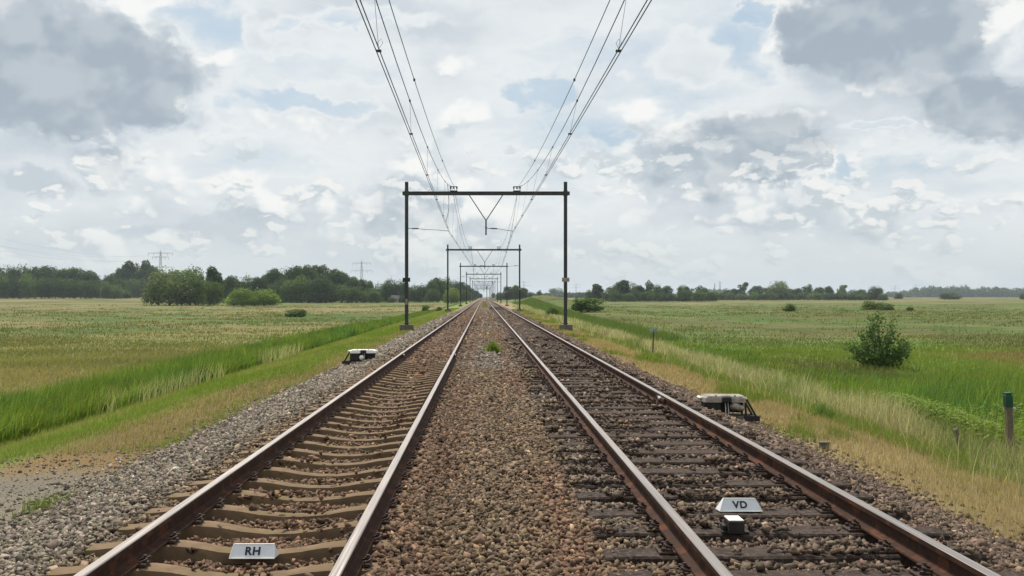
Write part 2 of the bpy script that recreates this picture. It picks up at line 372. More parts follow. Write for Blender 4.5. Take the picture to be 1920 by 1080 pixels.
def ground_color(x, y):
    x = np.asarray(x, float); y = np.asarray(y, float)
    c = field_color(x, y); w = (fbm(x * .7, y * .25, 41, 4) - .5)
    xe = x + w * 1.0
    # left verge
    verge = BRIGHT * 1.15
    t = ss(-9.5, -8.6, xe) * (x < 0); c = lerp(c, REED * .6, ss(-11.8, -11.2, x) * (1 - ss(-8.8, -8.3, x)))
    c = lerp(c, verge, ss(-8.8, -8.2, x + w * .5) * (x < 0))
    brown = lerp(SOIL * np.ones_like(x)[..., None], ORANGE * 1.1, fbm(x * 1.5, y * 1.5, 51, 3))
    far_b = ss(26, 34, y) * (1 - ss(58, 70, y))
    b = ss(-6.6, -5.7, xe - .9 * ss(14, 30, y) + .6 * (fbm(x * .2, y * .16, 77, 3) - .5)) * (x < 0)
    c = lerp(c, brown, b)
    c = lerp(c, OLIVE * 1.4, b * ss(60, 110, y) * .8)
    c = lerp(c, SAND * (0.9 + .2 * fbm(x * 9, y * 9, 61, 3))[..., None], ss(-6.5, -6.0, xe) * (x < 0) * (1 - ss(10.8, 13.2, y + w * 4)))
    # right verge
    c = lerp(c, REED * .7, ss(8.0, 8.6, x) * (1 - ss(10, 12, x)))
    c = lerp(c, lerp(PALE * .8 * np.ones_like(x)[..., None], BRIGHT, ss(.45, .65, fbm(x * .8, y * .2, 71, 3))), (1 - ss(8.1, 8.8, x)) * (x > 0))
    c = lerp(c, lerp(STRAW * np.ones_like(x)[..., None], SOIL, .6 * fbm(x * 1.2, y * 1.2, 81, 3)), (1 - ss(5.9, 6.5, xe)) * (x > 0))
    return c
def build_ground():
    nx = 541; s = np.linspace(-1, 1, nx); X = 7000 * np.sinh(8.2 * s) / math.sinh(8.2)
    Y = np.concatenate([np.linspace(-200, 2, 30), np.exp(np.linspace(math.log(3), math.log(8000), 620))]); ny = len(Y)
    gx, gy = np.meshgrid(X, Y); gz = terrain(gx, gy) + .03 * (fbm(gx * 2, gy * 2, 90, 3) - .5) * ss(4.5, 6, np.abs(gx))
    gz = gz - .4 * ss(-3.6, -3.0, gx) * (1 - ss(3.2, 3.8, gx))   # dug out under the ballast
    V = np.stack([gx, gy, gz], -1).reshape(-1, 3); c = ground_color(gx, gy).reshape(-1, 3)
    i = np.arange(ny - 1)[:, None] * nx + np.arange(nx - 1)[None, :]
    F = np.stack([i, i + 1, i + 1 + nx, i + nx], -1).reshape(-1, 4)
    o = link('ground', np_mesh('ground', V, F, [M['ground']], col=c, smooth=True)); tag(o, kind='structure')
build_ground()

# ------------------------------------------------------------------ ballast
LT, RT = -1.63, 2.125                       # track centres
LZ, RZ = -.02, .05                          # rail-head heights
LR = (-2.38, -.88); RR = (1.372, 2.878)
S_L0, S_LD = 6.15 + .13, .60                # sleeper centres
S_R0, S_RD = 5.86, .592
def bed(x, y):
    x = np.asarray(x, float); y = np.asarray(y, float)
    f = ss(25.5, 29, y)
    z = np.interp(x, [-4.25, -3.9, -3.15, -2.85, -2.1, -1.15, -.72, -.2, .3, .7, .95, 1.5, 2.8, 3.35, 3.75, 4.45],
                  [-.50, -.40, -.235, -.255, -.305, -.305, -.20, -.15, -.13, -.16, -.180, -.182, -.182, -.19, -.24, -.52])
    z = z + f * .055 * np.exp(-((x - LT) / 1.0) ** 4)
    return z + .03 * (fbm(x * 1.7, y * 1.7, 101, 3) - .5)
def bed_color(x, y):
    x = np.asarray(x, float); y = np.asarray(y, float); one = np.ones_like(x)[..., None]
    BR = C(.128, .087, .052); GR = C(.155, .128, .098); RU = C(.130, .070, .042); DK = C(.078, .051, .035); RUL = C(.120, .068, .040)
    c = lerp(BR * one, GR * .85, ss(.45, .7, fbm(x * .5, y * .12, 111, 3)))
    c = lerp(c, GR, 1 - ss(-3.2, -2.75, x + .3 * (fbm(x, y * .5, 121, 3) - .5)))
    c = lerp(c, RUL, ss(-2.6, -2.4, x) * (1 - ss(-.8, -.55, x)) * .8)
    c = lerp(c, RU, .65 * np.exp(-((x - .62) / .22) ** 2) * ss(.3, .6, fbm(x, y * .25, 131, 3)))
    c = lerp(c, RU, .65 * np.exp(-((x + .45) / .25) ** 2) * ss(.3, .6, fbm(x, y * .25, 141, 3)))
    c = lerp(c, DK * 1.25, ss(.95, 1.3, x) * (1 - ss(3.0, 3.6, x)) * .8)
    c = lerp(c, DK * 1.4, ss(3.0, 3.3, x) * .8)
    return c
def build_ballast():
    X = np.concatenate([[-4.4], np.arange(-4.25, 4.5, .05), [4.6]]); Y = np.concatenate([np.arange(1.5, 12, .06), 12 * np.exp(np.linspace(0, math.log(1600 / 12), 520))])
    nx, ny = len(X), len(Y); gx, gy = np.meshgrid(X, Y); gz = bed(gx, gy) - .022
    gz[:, 0] -= .25; gz[:, -1] -= .25; gz[:, 1] -= .05; gz[:, -2] -= .05
    V = np.stack([gx, gy, gz], -1).reshape(-1, 3)
    i = np.arange(ny - 1)[:, None] * nx + np.arange(nx - 1)[None, :]
    F = np.stack([i, i + 1, i + 1 + nx, i + nx], -1).reshape(-1, 4)
    f = .50 + .48 * ss(18, 60, gy)[..., None]  # near bed colour darkened to paint in shade in the gaps between stones
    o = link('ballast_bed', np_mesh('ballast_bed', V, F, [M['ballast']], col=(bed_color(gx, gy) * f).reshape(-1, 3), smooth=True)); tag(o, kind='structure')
    # loose stones
    ico = np.array([(sx, sy, sz_) for sz_ in (-1, 1) for sy in (-1, 1) for sx in (-1, 1)]) * .70
    icf = np.array([(0, 2, 3, 1), (4, 5, 7, 6), (0, 1, 5, 4), (2, 6, 7, 3), (0, 4, 6, 2), (1, 3, 7, 5)])
    px = []; py = []; sz = []
    for (a, b, dens, s0) in ((4.8, 9, 1500, .0205), (9, 15, 1050, .022), (15, 26, 480, .029), (26, 55, 110, .045), (55, 120, 22, .07)):
        n = int(dens * (b - a) * 8.7); x = RNG.uniform(-4.3, 4.45, n); y = RNG.uniform(a, b, n)
        px.append(x); py.append(y); sz.append(s0 * np.exp(RNG.normal(0, .26, n)))
    # a few strays over the edges
    n = 2600; y = RNG.uniform(5, 22, n); sd_ = RNG.random(n) < .5
    x = np.where(sd_, -4.25 - RNG.exponential(.16, n), 4.4 + RNG.exponential(.16, n)); px.append(x); py.append(y); sz.append(.02 * np.exp(RNG.normal(0, .3, n)))
    n = 2200; y = RNG.uniform(5.5, 13, n); px.append(RNG.uniform(-6.6, -4.3, n)); py.append(y); sz.append(.008 * np.exp(RNG.normal(0, .5, n)))
    x = np.concatenate(px); y = np.concatenate(py); s = np.concatenate(sz)
    keep = np.ones(len(x), bool)
    keep &= (np.abs(x) < y * .62 + 1.5)
    for r in LR + RR: keep &= np.abs(x - r) > .085
    ph = np.abs((y - S_L0 + S_LD / 2) % S_LD - S_LD / 2); inl = (np.abs(x - LT) < 1.29) & (x < -.70) & (ph < .15) & (y < 26.4)
    keep &= ~(inl & (RNG.random(len(x)) > .015 + .10 * (fbm(x * 2, y * 2, 151, 2) > .62)))
    ph = np.abs((y - S_R0 + S_RD / 2) % S_RD - S_RD / 2); inr = (np.abs(x - RT) < 1.31) & (ph < .135) & (y < 40)
    cov = np.where(fbm(x * 1.6, y * 1.6, 161, 3) > .60, .34, .012) * np.where(x < 1.25, 1.6, 1)
    keep &= ~(inr & (RNG.random(len(x)) > cov))
    for (sx_, sy_) in ((-1.67, 6.7), (2.09, 7.58)): keep &= ~((np.abs(x - sx_) < .23) & (y > sy_ - .12) & (y < sy_ + .14))
    keep &= ~((np.abs(x - 1.86) < .12) & (np.abs(y - 6.93) < .16))
    x, y, s = x[keep], y[keep], s[keep]; inl, inr = inl[keep], inr[keep]; n = len(x)
    out = (x < -4.25) | (x > 4.4)
    z = np.where(out, terrain(x, y) + .005, np.maximum(bed(x, y), terrain(x, y) + .004) + RNG.uniform(-.022, .016, n))
    z = np.where(inr, RZ - .175 + .01 + .35 * s, z); z = np.where(inl, LZ - .2, z)
    # random shape and turn
    ax = np.stack([RNG.uniform(.95, 1.5, n), RNG.uniform(.75, 1.05, n), RNG.uniform(.42, .75, n)], -1)
    P = ico[None] * (1 + RNG.normal(0, .30, (n, 8, 3)).clip(-.75, .6)) * ax[:, None] * s[:, None, None]
    q = RNG.normal(size=(n, 4)); q[:, 1:3] *= .5; q /= np.linalg.norm(q, axis=1)[:, None]
    w_, qx, qy, qz = q.T
    Rm = np.stack([1 - 2 * (qy ** 2 + qz ** 2), 2 * (qx * qy - qz * w_), 2 * (qx * qz + qy * w_), 2 * (qx * qy + qz * w_), 1 - 2 * (qx ** 2 + qz ** 2), 2 * (qy * qz - qx * w_),
                   2 * (qx * qz - qy * w_), 2 * (qy * qz + qx * w_), 1 - 2 * (qx ** 2 + qy ** 2)], -1).reshape(n, 3, 3)
    P = np.einsum('nij,nkj->nki', Rm, P) + np.stack([x, y, z], -1)[:, None]
    F = (icf[None] + (np.arange(n) * 8)[:, None, None]).reshape(-1, 4)
    c = bed_color(x, y) * np.exp(RNG.normal(0, .42, n))[:, None] * (1 + RNG.normal(0, .04, (n, 3)))
    br = RNG.random(n) < .05; c[br] *= 1.5
    c = np.repeat(np.clip(c, .01, .5)[:, None], 8, 1).reshape(-1, 3)
    o = link('ballast_stones', np_mesh('ballast_stones', P.reshape(-1, 3), F, [M['stone']], col=c))
    tag(o, 'brown and grey crushed stone ballast filling both tracks and the strip between them', 'ballast', kind='stuff')
    print('stones', n)
build_ballast()

# ------------------------------------------------------------------ the two tracks
def rail_mesh(x0, zt, y0=1.5, y1=1500):
    h = [(-.030, 0), (.030, 0), (.036, -.006), (.036, -.038), (.010, -.052), (.009, -.120), (.022, -.136), (.068, -.147), (.070, -.159), (-.070, -.159), (-.068, -.147),
         (-.022, -.136), (-.009, -.120), (-.010, -.052), (-.036, -.038), (-.036, -.006)]
    ys = [y0, 20, 60, 200, 500, y1]; n = len(h); b = MB()
    vs_ = [(x0 + px, y, zt + pz) for y in ys for px, pz in h]
    for s in range(len(ys) - 1):
        for i in range(n):
            j = (i + 1) % n
            b.add([vs_[s * n + i], vs_[(s + 1) * n + i], vs_[(s + 1) * n + j], vs_[s * n + j]], [(0, 1, 2, 3)], 1 if i in (0, 1, 15) else 0)
    b.add(vs_[:n], [tuple(range(n - 1, -1, -1))], 0)
    return b
def concrete_sleeper(seed):
    rd = random.Random(seed); b = MB(); st = [-1.27, -1.2, -1.05, -.9, -.75, -.6, -.45, -.3, -.1, .1, .3, .45, .6, .75, .9, 1.05, 1.2, 1.27]
    V = []
    for x in st:
        a = abs(x); zt = -.175 - .066 * (1 - float(ss(.12, .62, a))) - .03 * float(ss(.92, 1.25, a)); w = .074 + .022 * float(ss(.3, .7, a))
        zt += rd.uniform(-.002, .002); e = 0.012
        V += [(x, -w - .018, zt - .22), (x, -w - .004, zt - .03 + rd.uniform(-.003, .003)), (x, -w, zt - .004), (x, -w * .5, zt), (x, w * .5, zt), (x, w, zt - .004), (x, w + .004, zt - .03), (x, w + .018, zt - .22)]
    n = 8; F = [(i * n + k, (i + 1) * n + k, (i + 1) * n + k + 1, i * n + k + 1) for i in range(len(st) - 1) for k in range(n - 1)]
    F += [tuple(range(n)), tuple((len(st) - 1) * n + k for k in range(n - 1, -1, -1))]
    b.add(V, F, 0, False); return b
def wood_sleeper(seed):
    rd = random.Random(seed); b = MB(); n = 15; V = []; L = 1.3 + rd.uniform(-.02, .03); ph = rd.uniform(0, 9)
    for i in range(n):
        x = -L + 2 * L * i / (n - 1); wv = .008 * math.sin(3 * x + ph) + rd.uniform(-.004, .004); w = .125 + wv; zt = -.181 + rd.uniform(-.003, .003)
        if i in (0, n - 1): zt -= .008; w -= .008
        V += [(x, -w, zt - .15), (x, -w, zt - .014), (x, -w + .012 + rd.uniform(0, .006), zt), (x, -.04, zt + rd.uniform(-.003, .001)), (x, .03, zt - rd.uniform(0, .005)),
              (x, w - .012 - rd.uniform(0, .006), zt), (x, w, zt - .014), (x, w, zt - .15)]
    F = [(i * 8 + k, (i + 1) * 8 + k, (i + 1) * 8 + k + 1, i * 8 + k + 1) for i in range(n - 1) for k in range(7)]
    F += [tuple(range(8)), tuple((n - 1) * 8 + k for k in range(7, -1, -1))]
    b.add(V, F, 0, False); return b
def clip_mb(x, side):
    """spring clip, bolt and shoulder beside one rail foot; x is the rail's place on the sleeper"""
    b = MB(); c = x + side * .098
    b.box((c, 0, -.160), (.052, .11, .026), bev=.006)
    pts = [(c - side * .02, -.050, -.140), (c + side * .012, -.058, -.128), (c + side * .030, -.030, -.120), (c + side * .012, -.005, -.124), (c - side * .028, 0, -.132),
           (c + side * .012, .008, -.124), (c + side * .030, .032, -.120), (c + side * .012, .058, -.128), (c - side * .02, .050, -.140)]
    b.tube(pts, .0085, 6)
    b.tube([(c + side * .004, 0, -.16), (c + side * .004, 0, -.100)], .013, 6); b.tube([(c + side * .004, 0, -.128), (c + side * .004, 0, -.112)], .021, 6)
    return b
def plate_mb(x):
    b = MB(); b.box((x, 0, -.172), (.34, .15, .018), bev=.004)
    for sx, sy in ((-1, -1), (-1, 1), (1, -1), (1, 1)): b.tube([(x + sx * .14, sy * .045, -.17), (x + sx * .14, sy * .045, -.142)], .014, 6)
    return b
def build_track(xc, zt, rails, s0, sd_, kind, label):
    root = empty('railway_track', (xc, 0, zt)); tag(root, label, 'railway track')
    for r in rails:
        o = rail_mesh(r - xc, 0).build('rail', [M['rail_side'], M['rail_top']], root)
    protos = []
    for k in range(5):
        sm = (concrete_sleeper if kind == 'concrete' else wood_sleeper)(k + 3).build('sleeper', M[kind], root)
        if kind == 'wood':
            for r in rails: plate_mb(r - xc).build('base_plate', M['clip'], sm)
        for r in rails:
            for sd2 in (-1, 1): clip_mb(r - xc, sd2).build('rail_clip', M['clip'], sm)
        protos.append((sm, kids_of(sm)))
    rd = random.Random(5)
    for i in range(100):
        y = s0 + sd_ * (i - 3)
        if i < 5: sm = protos[i][0]
        else:
            p, kd = protos[rd.randrange(5)]
            sm = copy_tree(p, kd if i < 45 else {p: []}, root)
        j = .035 if kind == 'wood' else .012
        jy = 0 if 2 <= i <= 4 and kind == 'concrete' else rd.uniform(-j, j)
        sm.location = (rd.uniform(-.02, .02) if kind == 'wood' else 0, y + jy, rd.uniform(-.004, .003) - (.0 if kind == 'wood' or y < 26.5 else .03)); sm.rotation_euler = (0, 0, rd.uniform(-.012, .012) * (1.6 if kind == 'wood' else .4))
    far = MB()
    for i in range(97, 260): far.box((0, s0 + sd_ * i, -.235 if kind == 'wood' else -.28), (2.55, .25, .11))
    o = far.build('sleeper', M[kind], root); o['kind'] = 'stuff'
    return root
t_left = build_track(LT, LZ, LR, S_L0, S_LD, 'concrete', 'left railway track on wavy pale concrete sleepers')
t_right = build_track(RT, RZ, RR, S_R0, S_RD, 'wood', 'right railway track on dark flat timber sleepers')
def joint(root, x, y, side):
    b = MB(); b.box((x, y, -.075), (.10, .62, .075), 1, bev=.01)
    b.box((x + side * .052, y, -.06), (.035, .16, .05), 0, bev=.01); b.box((x, y, -.022), (.076, .012, .045), 0)
    for k in range(4): b.tube([(x - .075, y - .24 + .16 * k, -.08), (x + .075, y - .24 + .16 * k, -.08)], .014, 6, 1)
    b.build('insulated_joint', [M['ins_joint'], M['clip']], root)
joint(t_left, LR[0] - LT, 27.2, 1); joint(t_left, LR[1] - LT, 27.2, 1); joint(t_right, RR[1] - RT, 15.0, -1)

# ------------------------------------------------------------------ signs on the sleepers
def text_mesh(s, size, ext=.0015):
    cu = bpy.data.curves.new('t', 'FONT'); cu.body = s; cu.size = size; cu.align_x = 'CENTER'; cu.align_y = 'CENTER'; cu.extrude = ext; cu.offset = .0026; cu.space_character = 1.12
    o = bpy.data.objects.new('t', cu); COL.objects.link(o); dg = bpy.context.evaluated_depsgraph_get(); dg.update()
    me = bpy.data.meshes.new_from_object(o.evaluated_get(dg)); bpy.data.objects.remove(o); me.materials.clear(); me.materials.append(M['ink']); return me
def name_board(x, y, z, wb, wt, h, txt, label, back):
    root = empty('track_sign', (x, y, z)); tag(root, label, 'sign')
    b = MB(); lean = .062
    ft = [(-wb / 2, 0, 0), (wb / 2, 0, 0), (wt / 2, lean, h), (-wt / 2, lean, h)]
    bk = [(-wb / 2 - back, .10, 0), (wb / 2 + back, .10, 0), (wt / 2, lean + .02, h), (-wt / 2, lean + .02, h)]
    b.add(ft + bk, [(0, 1, 2, 3), (5, 4, 7, 6), (3, 2, 6, 7), (1, 5, 6, 2), (4, 0, 3, 7), (4, 5, 1, 0)], 0)
    b.build('board', M['sign_white'], root)
    f = MB(); t = .004
    for a, c in ((0, 1), (1, 2), (2, 3), (3, 0)):
        f.tube([Vector(ft[a]) + Vector((0, -.001, 0)), Vector(ft[c]) + Vector((0, -.001, 0))], t, 6)
    f.build('edge_frame', M['white_paint'], root)
    o = link('lettering', text_mesh(txt, .082), root); o.location = (0, lean / 2 - .003, h * .5); o.rotation_euler = (math.atan2(h, lean), 0, 0)
    return root
name_board(-1.665, 6.70, LZ - .24, .325, .29, .086, 'RH', 'small white sign with the black letters RH on a concrete sleeper', .010)
name_board(2.09, 7.58, RZ - .175, .345, .255, .092, 'VD', 'small white sign with the black letters VD on a timber sleeper', .012)
r = empty('track_magnet', (1.86, 6.93, RZ - .178)); tag(r, 'small dark box with a white lid in front of the VD sign', 'box')
b = MB(); b.box((0, 0, .048), (.115, .16, .096), bev=.008); b.box((-.075, .02, .03), (.03, .09, .05), bev=.005); b.box((0, -.02, .006), (.2, .05, .012)); b.build('housing', M['black'], r)
b = MB(); b.box((-.003, 0, .101), (.108, .150, .008), bev=.002); b.build('lid', M['white_paint'], r)

# ------------------------------------------------------------------ trackside boxes (impedance bonds)
def bond_box(x, y, z, W_, rz, label, mirror=1):
    root = empty('impedance_bond', (x, y, z), rz); tag(root, label, 'track box'); s = W_
    b = MB()   # body: two dark tanks with a recess between
    b.box((-.27 * s, .0, .17), (.34 * s, .40, .26), bev=.02); b.box((.27 * s, .06, .19), (.30 * s, .30, .20), bev=.02); b.box((0, .08, .16), (.26 * s, .24, .24), bev=.01)
    b.box((.015 * s, -.185, .315), (.20 * s, .13, .085), bev=.01); b.build('tank', M['black'], root)
    b = MB(); P_ = [(-.50 * s, -.02), (-.44 * s, -.235), (-.09 * s, -.235), (-.09 * s, -.12), (.12 * s, -.12), (.12 * s, -.235), (.40 * s, -.235), (.48 * s, -.10), (.46 * s, .24), (-.42 * s, .24)]
    b.prism(P_, .268, .335, 0, None, .035); b.prism([(px * .96, py * .95) for px, py in P_], .335, .365, 0, None, .12)
    b.build('cover', M['weathered_white'] if mirror > 0 else M['white_paint'], root)
    b = MB(); b.box((-.5 * s, .02, .325), (.09 * s, .2, .05), bev=.02); b.box((.47 * s, .05, .315), (.07 * s, .22, .05), bev=.02); b.build('cover_cap', M['white_paint'], root)
    b = MB()
    for hx in (-.2 * s, .2 * s): b.tube([(hx, -.18, .36), (hx, -.18, .378)], .016, 8)
    b.build('cover_bolt', M['black'], root)
    b = MB()
    if mirror > 0: b.blob((.20 * s, -.20, .20), (.11 * s, .08, .062), 0, 1, .2); b.blob((.31 * s, -.18, .175), (.10 * s, .07, .05), 0, 2, .2)
    else: b.blob((-.04 * s, -.26, .14), (.085 * s, .08, .075), 0, 3, .08)
    b.build('insulator', M['weathered_white'] if mirror > 0 else M['white_paint'], root)
    b = MB()
    for k in range(2): b.tube([(.0 + .045 * k, -.14, .31), (.005 + .045 * k, -.19, .15), (-.01 + .045 * k, -.22, -.02)], .009, 6)
    b.build('lead', M['ins_joint'], root)
    b = MB()
    for sx in (1,) if mirror > 0 else (-1,):
        for dy in (-.14, .16):
            b.tube([(sx * .43 * s, dy, .31), (sx * .45 * s, dy, .02)], .018, 6); b.tube([(sx * .46 * s, dy, .31), (sx * .66 * s, dy - .02, .03)], .020, 6)
        b.box((sx * .50 * s, -.12, .0), (.48 * s, .10, .09), bev=.01); b.box((sx * .5 * s, .2, .0), (.42 * s, .08, .07), bev=.01)
    b.build('support_frame', M['black'], root)
    b = MB(); b.box((0, 0, .0), (.80 * s, .36, .08), bev=.01); b.build('base_slab', M['found'], root)
    return root
bond_box(3.95, 15.4, -.37, .76, R(-3), 'large pale covered track box beside the right track, timber sleepers in front')
bond_box(-3.60, 27.9, -.33, .84, R(4), 'white topped track box with a round white insulator beside the left track', -1)
def cable(pts, label, r=.014):
    b = MB(); n = 24; P_ = [Vector(p) for p in pts]; out = []
    for i in range(n + 1):
        t = i / n * (len(P_) - 1); k = min(int(t), len(P_) - 2); f = t - k
        p = P_[k].lerp(P_[k + 1], f); p.z = float(bed(p.x, p.y)) + .012 + .012 * math.sin(i * 1.7); out.append(p)
    b.tube(out, r, 6); o = b.build('bonding_cable', M['black']); tag(o, label, 'cable'); return o
cable([(-3.2, 27.7, 0), (-2.9, 27.45, 0), (-2.6, 27.5, 0), (-2.44, 27.4, 0)], 'black cable from the left track box to the rail')
cable([(-2.3, 27.3, 0), (-1.7, 27.15, 0), (-1.2, 27.4, 0), (-.95, 27.3, 0)], 'black cable crossing between the rails of the left track')
cable([(3.6, 15.2, 0), (3.3, 15.0, 0), (2.95, 15.05, 0)], 'black cable from the right track box to the rail')

# ------------------------------------------------------------------ catenary portals
BEAM_Z = 8.03
def portal(i, D, xl, xr, label):
    root = empty('catenary_portal', (0, D, 0)); tag(root, label, 'catenary portal', 'catenary portals spanning both tracks')
    zb = -.62
    for sx, x in ((-1, xl), (1, xr)):
        b = MB(); b.box((x, 0, (8.74 + zb) / 2), (.205, .205, 8.74 - zb)); b.box((x - sx * 0, 0, 8.03), (.25, .25, .34)); b.box((x, 0, .03 + zb + .55), (.36, .36, .04))
        for k in range(4): b.box((x, -.118 if k % 2 else .118, 1.2 + 1.6 * k), (.12, .03, .03))
        p = b.build('post', M['portal'], root)
        b = MB(); b.prism([(x - .42, -.42), (x + .42, -.42), (x + .42, .42), (x - .42, .42)], -.62, -.13, 0, None, .06); b.build('foundation', M['found'], root)
        if i < 4:
            b = MB(); b.box((x, -.125, 2.66), (.46 if i == 0 else .3, .03, .24), bev=.004)
            if i == 0: b.box((x - .19, -.13, 2.66), (.08, .06, .26), bev=.004); b.box((x + .19, -.13, 2.66), (.08, .06, .26), bev=.004)
            o = b.build('number_plate', M['black'] if sx < 0 else M['weathered_white'], p)
            if i == 0 and sx < 0:
                b = MB(); b.box((x, -.112, 1.30), (.13, .02, .36), bev=.003); b.build('warning_plate', M['weathered_white'], p)
    b = MB(); b.box(((xl + xr) / 2, 0, 8.03), (xr - xl + .52, .17, .20)); b.box(((xl + xr) / 2, 0, 8.136), (xr - xl + .5, .22, .014)); b.box(((xl + xr) / 2, 0, 7.924), (xr - xl + .5, .22, .014))
    b.build('beam', M['portal'], root)
    for cx in (-1.86, 2.06):
        b = MB()
        for dx in (-.19, 0, .19):
            if dx: b.box((cx + dx, 0, 8.29), (.035, .05, .34))
            b.tube([(cx + dx, 0, 8.30), (cx + dx, 0, 8.46)], [.03, .045], 8)
        b.box((cx, 0, 8.45), (.44, .05, .04)); b.box((cx, 0, 8.18), (.46, .16, .05))
        o = b.build('insulator_frame', M['portal'], root)
        b = MB()
        for dx in (-.19, 0, .19):
            for q in range(3): b.tube([(cx + dx, 0, 8.33 + .04 * q), (cx + dx, 0, 8.35 + .04 * q)], .055, 8)
        b.build('insulator', M['insul'], o)
    c = .14; b = MB()
    b.tube([(c - 1.06, 0, 7.95), (c, 0, 6.34)], .032, 6); b.tube([(c + 1.06, 0, 7.95), (c, 0, 6.34)], .032, 6); b.box((c, 0, 5.92), (.09, .09, .96)); b.box((c, 0, 5.92), (.13, .05, .05))
    b.build('centre_bracket', M['portal'], root)
    odd = i % 2 == 0
    def arm(x0, z0, x1, z1):
        b = MB(); s = 1 if x1 > x0 else -1
        b.tube([(x0, 0, z0), (x0 + s * .28, 0, z0 - .01)], .022, 6); b.tube([(x0 + s * .62, 0, z0 - .02), (x0 + s * 1.0, 0, (z0 * 2 + z1) / 3 - .0), ((x0 + x1 * 2) / 3, 0, (z0 + z1 * 2) / 3 + .05), (x1, 0, z1 + .05), (x1, 0, z1)], .016, 6)
        o = b.build('steady_arm', M['wire'], root)
        b = MB(); b.tube([(x0 + s * .24, 0, z0 - .01), (x0 + s * .64, 0, z0 - .02)], .034, 8)
        for q in range(5): b.tube([(x0 + s * (.29 + .07 * q), 0, z0 - .012), (x0 + s * (.31 + .07 * q), 0, z0 - .012)], .058, 8)
        b.build('insulator', M['insul'], o)
    if odd: arm(xl + .1, 5.86, LT - .50, 5.64); arm(c + .05, 5.86, RT - STG, 5.64)
    else: arm(c - .05, 5.86, LT + .18, 5.64); arm(xr - .1, 5.86, RT + STG, 5.64)
    return root
STG = .33
PD = [58 + 70 * k for k in range(12)]
plab = ['nearest dark steel catenary portal with a plate on each post', 'second dark steel catenary portal beyond the nearest one', 'third catenary portal along the line, framed inside the second',
        'fourth catenary portal along the line, beside the dark wood', 'fifth catenary portal along the line, small and grey', 'sixth catenary portal along the line, very small and faint']
for i, D in enumerate(PD):
    dx = -.10 * min(i, 2) + .05
    portal(i, D, -4.79 + (.0 if i == 0 else -.14), 5.08 - (0 if i == 0 else .16), plab[i] if i < 6 else 'tiny catenary portal at the vanishing point, %s of six beyond the sixth' % ['first', 'second', 'third', 'fourth', 'fifth', 'last'][i - 6])

# ------------------------------------------------------------------ overhead lines
def line_set(xc, label, flabel, fx):
    root = empty('overhead_line', (xc, 0, 0)); tag(root, label, 'overhead wire', 'contact wires hung over the tracks')
    pk = [-82, -12] + PD
    def lat(y):   # stagger: left at odd portals, right at even ones
        k = min(max(int((y + 82) // 70), 0), len(pk) - 2); t = (y - pk[k]) / 70.
        a, e = ((-SLO, SHI) if k % 2 == 0 else (SHI, -SLO))
        return a * (1 - t) + e * t
    SLO, SHI = (.50, .18) if fx < 0 else (STG, STG)   # wires pull left at the nearest portal
    f = lat
    def mx(y): return f(y) * .45 + (-.12 if fx < 0 else .18)
    def fdx(y): return fx if fx < 0 else fx + .12 + max(0, 58 - y) * .0075
    ys = list(np.arange(-12, 828 + .1, 5))
    for dx in (-.028, .028):
        b = MB(); b.tube([(f(y) + dx, y, 5.60) for y in ys], .0088, 5, 0); b.build('contact_wire', M['wire'], root)
    def mz(y, lo, hi):
        k = min(max(int((y + 12) // 70), 0), 20); y0 = -12 + 70 * k + 35; return lo + (hi - lo) * ((y - y0) / 35) ** 2
    ym = sorted(set([round(float(y), 2) for y in np.arange(-12, 828.1, 3.5)]))
    b = MB(); b.tube([(mx(y), y, mz(y, 6.45, 8.46)) for y in ym], .0095, 5); b.build('messenger_wire', M['wire'], root)
    n = 0
    for k in range(4):
        for q in range(9):
            y = -12 + 70 * k + 3.9 + 7.78 * q
            xa, xb = mx(y), f(y); za = mz(y, 6.45, 8.46); b = MB()
            b.tube([(xa, y, za + .01), (xb, y, 5.64)], .0035, 4)
            b.box((xb, y, 5.63), (.085, .05, .035)); b.box((xa, y, za), (.04, .06, .05))
            if q in (3, 6): b.tube([(xb, y, 5.66), (xb + .06, y + .06, 5.78), (xb + .03, y + .12, 5.86), (xb - .03, y + .05, 5.78), (xb, y, 5.66)], .004, 4)
            b.build('dropper', M['wire'], root)
    if fx < 0:   # electrical connector loop ahead of the first portal
        for q in range(2):
            y = 50 + .5 * q; xa, xb = mx(y), f(y); b = MB(); b.tube([(xa, y, mz(y, 6.45, 8.46)), (xa + .05, y + .2, 6.9), (xb + .16, y + .1, 6.25), (xb + .02, y, 5.64)], .007, 5); b.build('connector', M['wire'], root)
    b = MB(); b.tube([(fdx(y), y, mz(y, 7.42, 8.50)) for y in ym], .0095, 5)
    for k in range(3):
        for q in range(3): b.box((fdx(-12 + 70 * k + 20 + 17 * q), -12 + 70 * k + 20 + 17 * q, mz(-12 + 70 * k + 20 + 17 * q, 7.42, 8.50)), (.05, .09, .06))
    o = b.build('feeder_wire', M['wire']); tag(o, flabel, 'overhead wire')
line_set(LT, 'contact and messenger wires hanging over the left track', 'single feeder wire right of the left track messenger wire', -1.86)
line_set(RT, 'contact and messenger wires hanging over the right track', 'single feeder wire left of the right track messenger wire', 2.06)

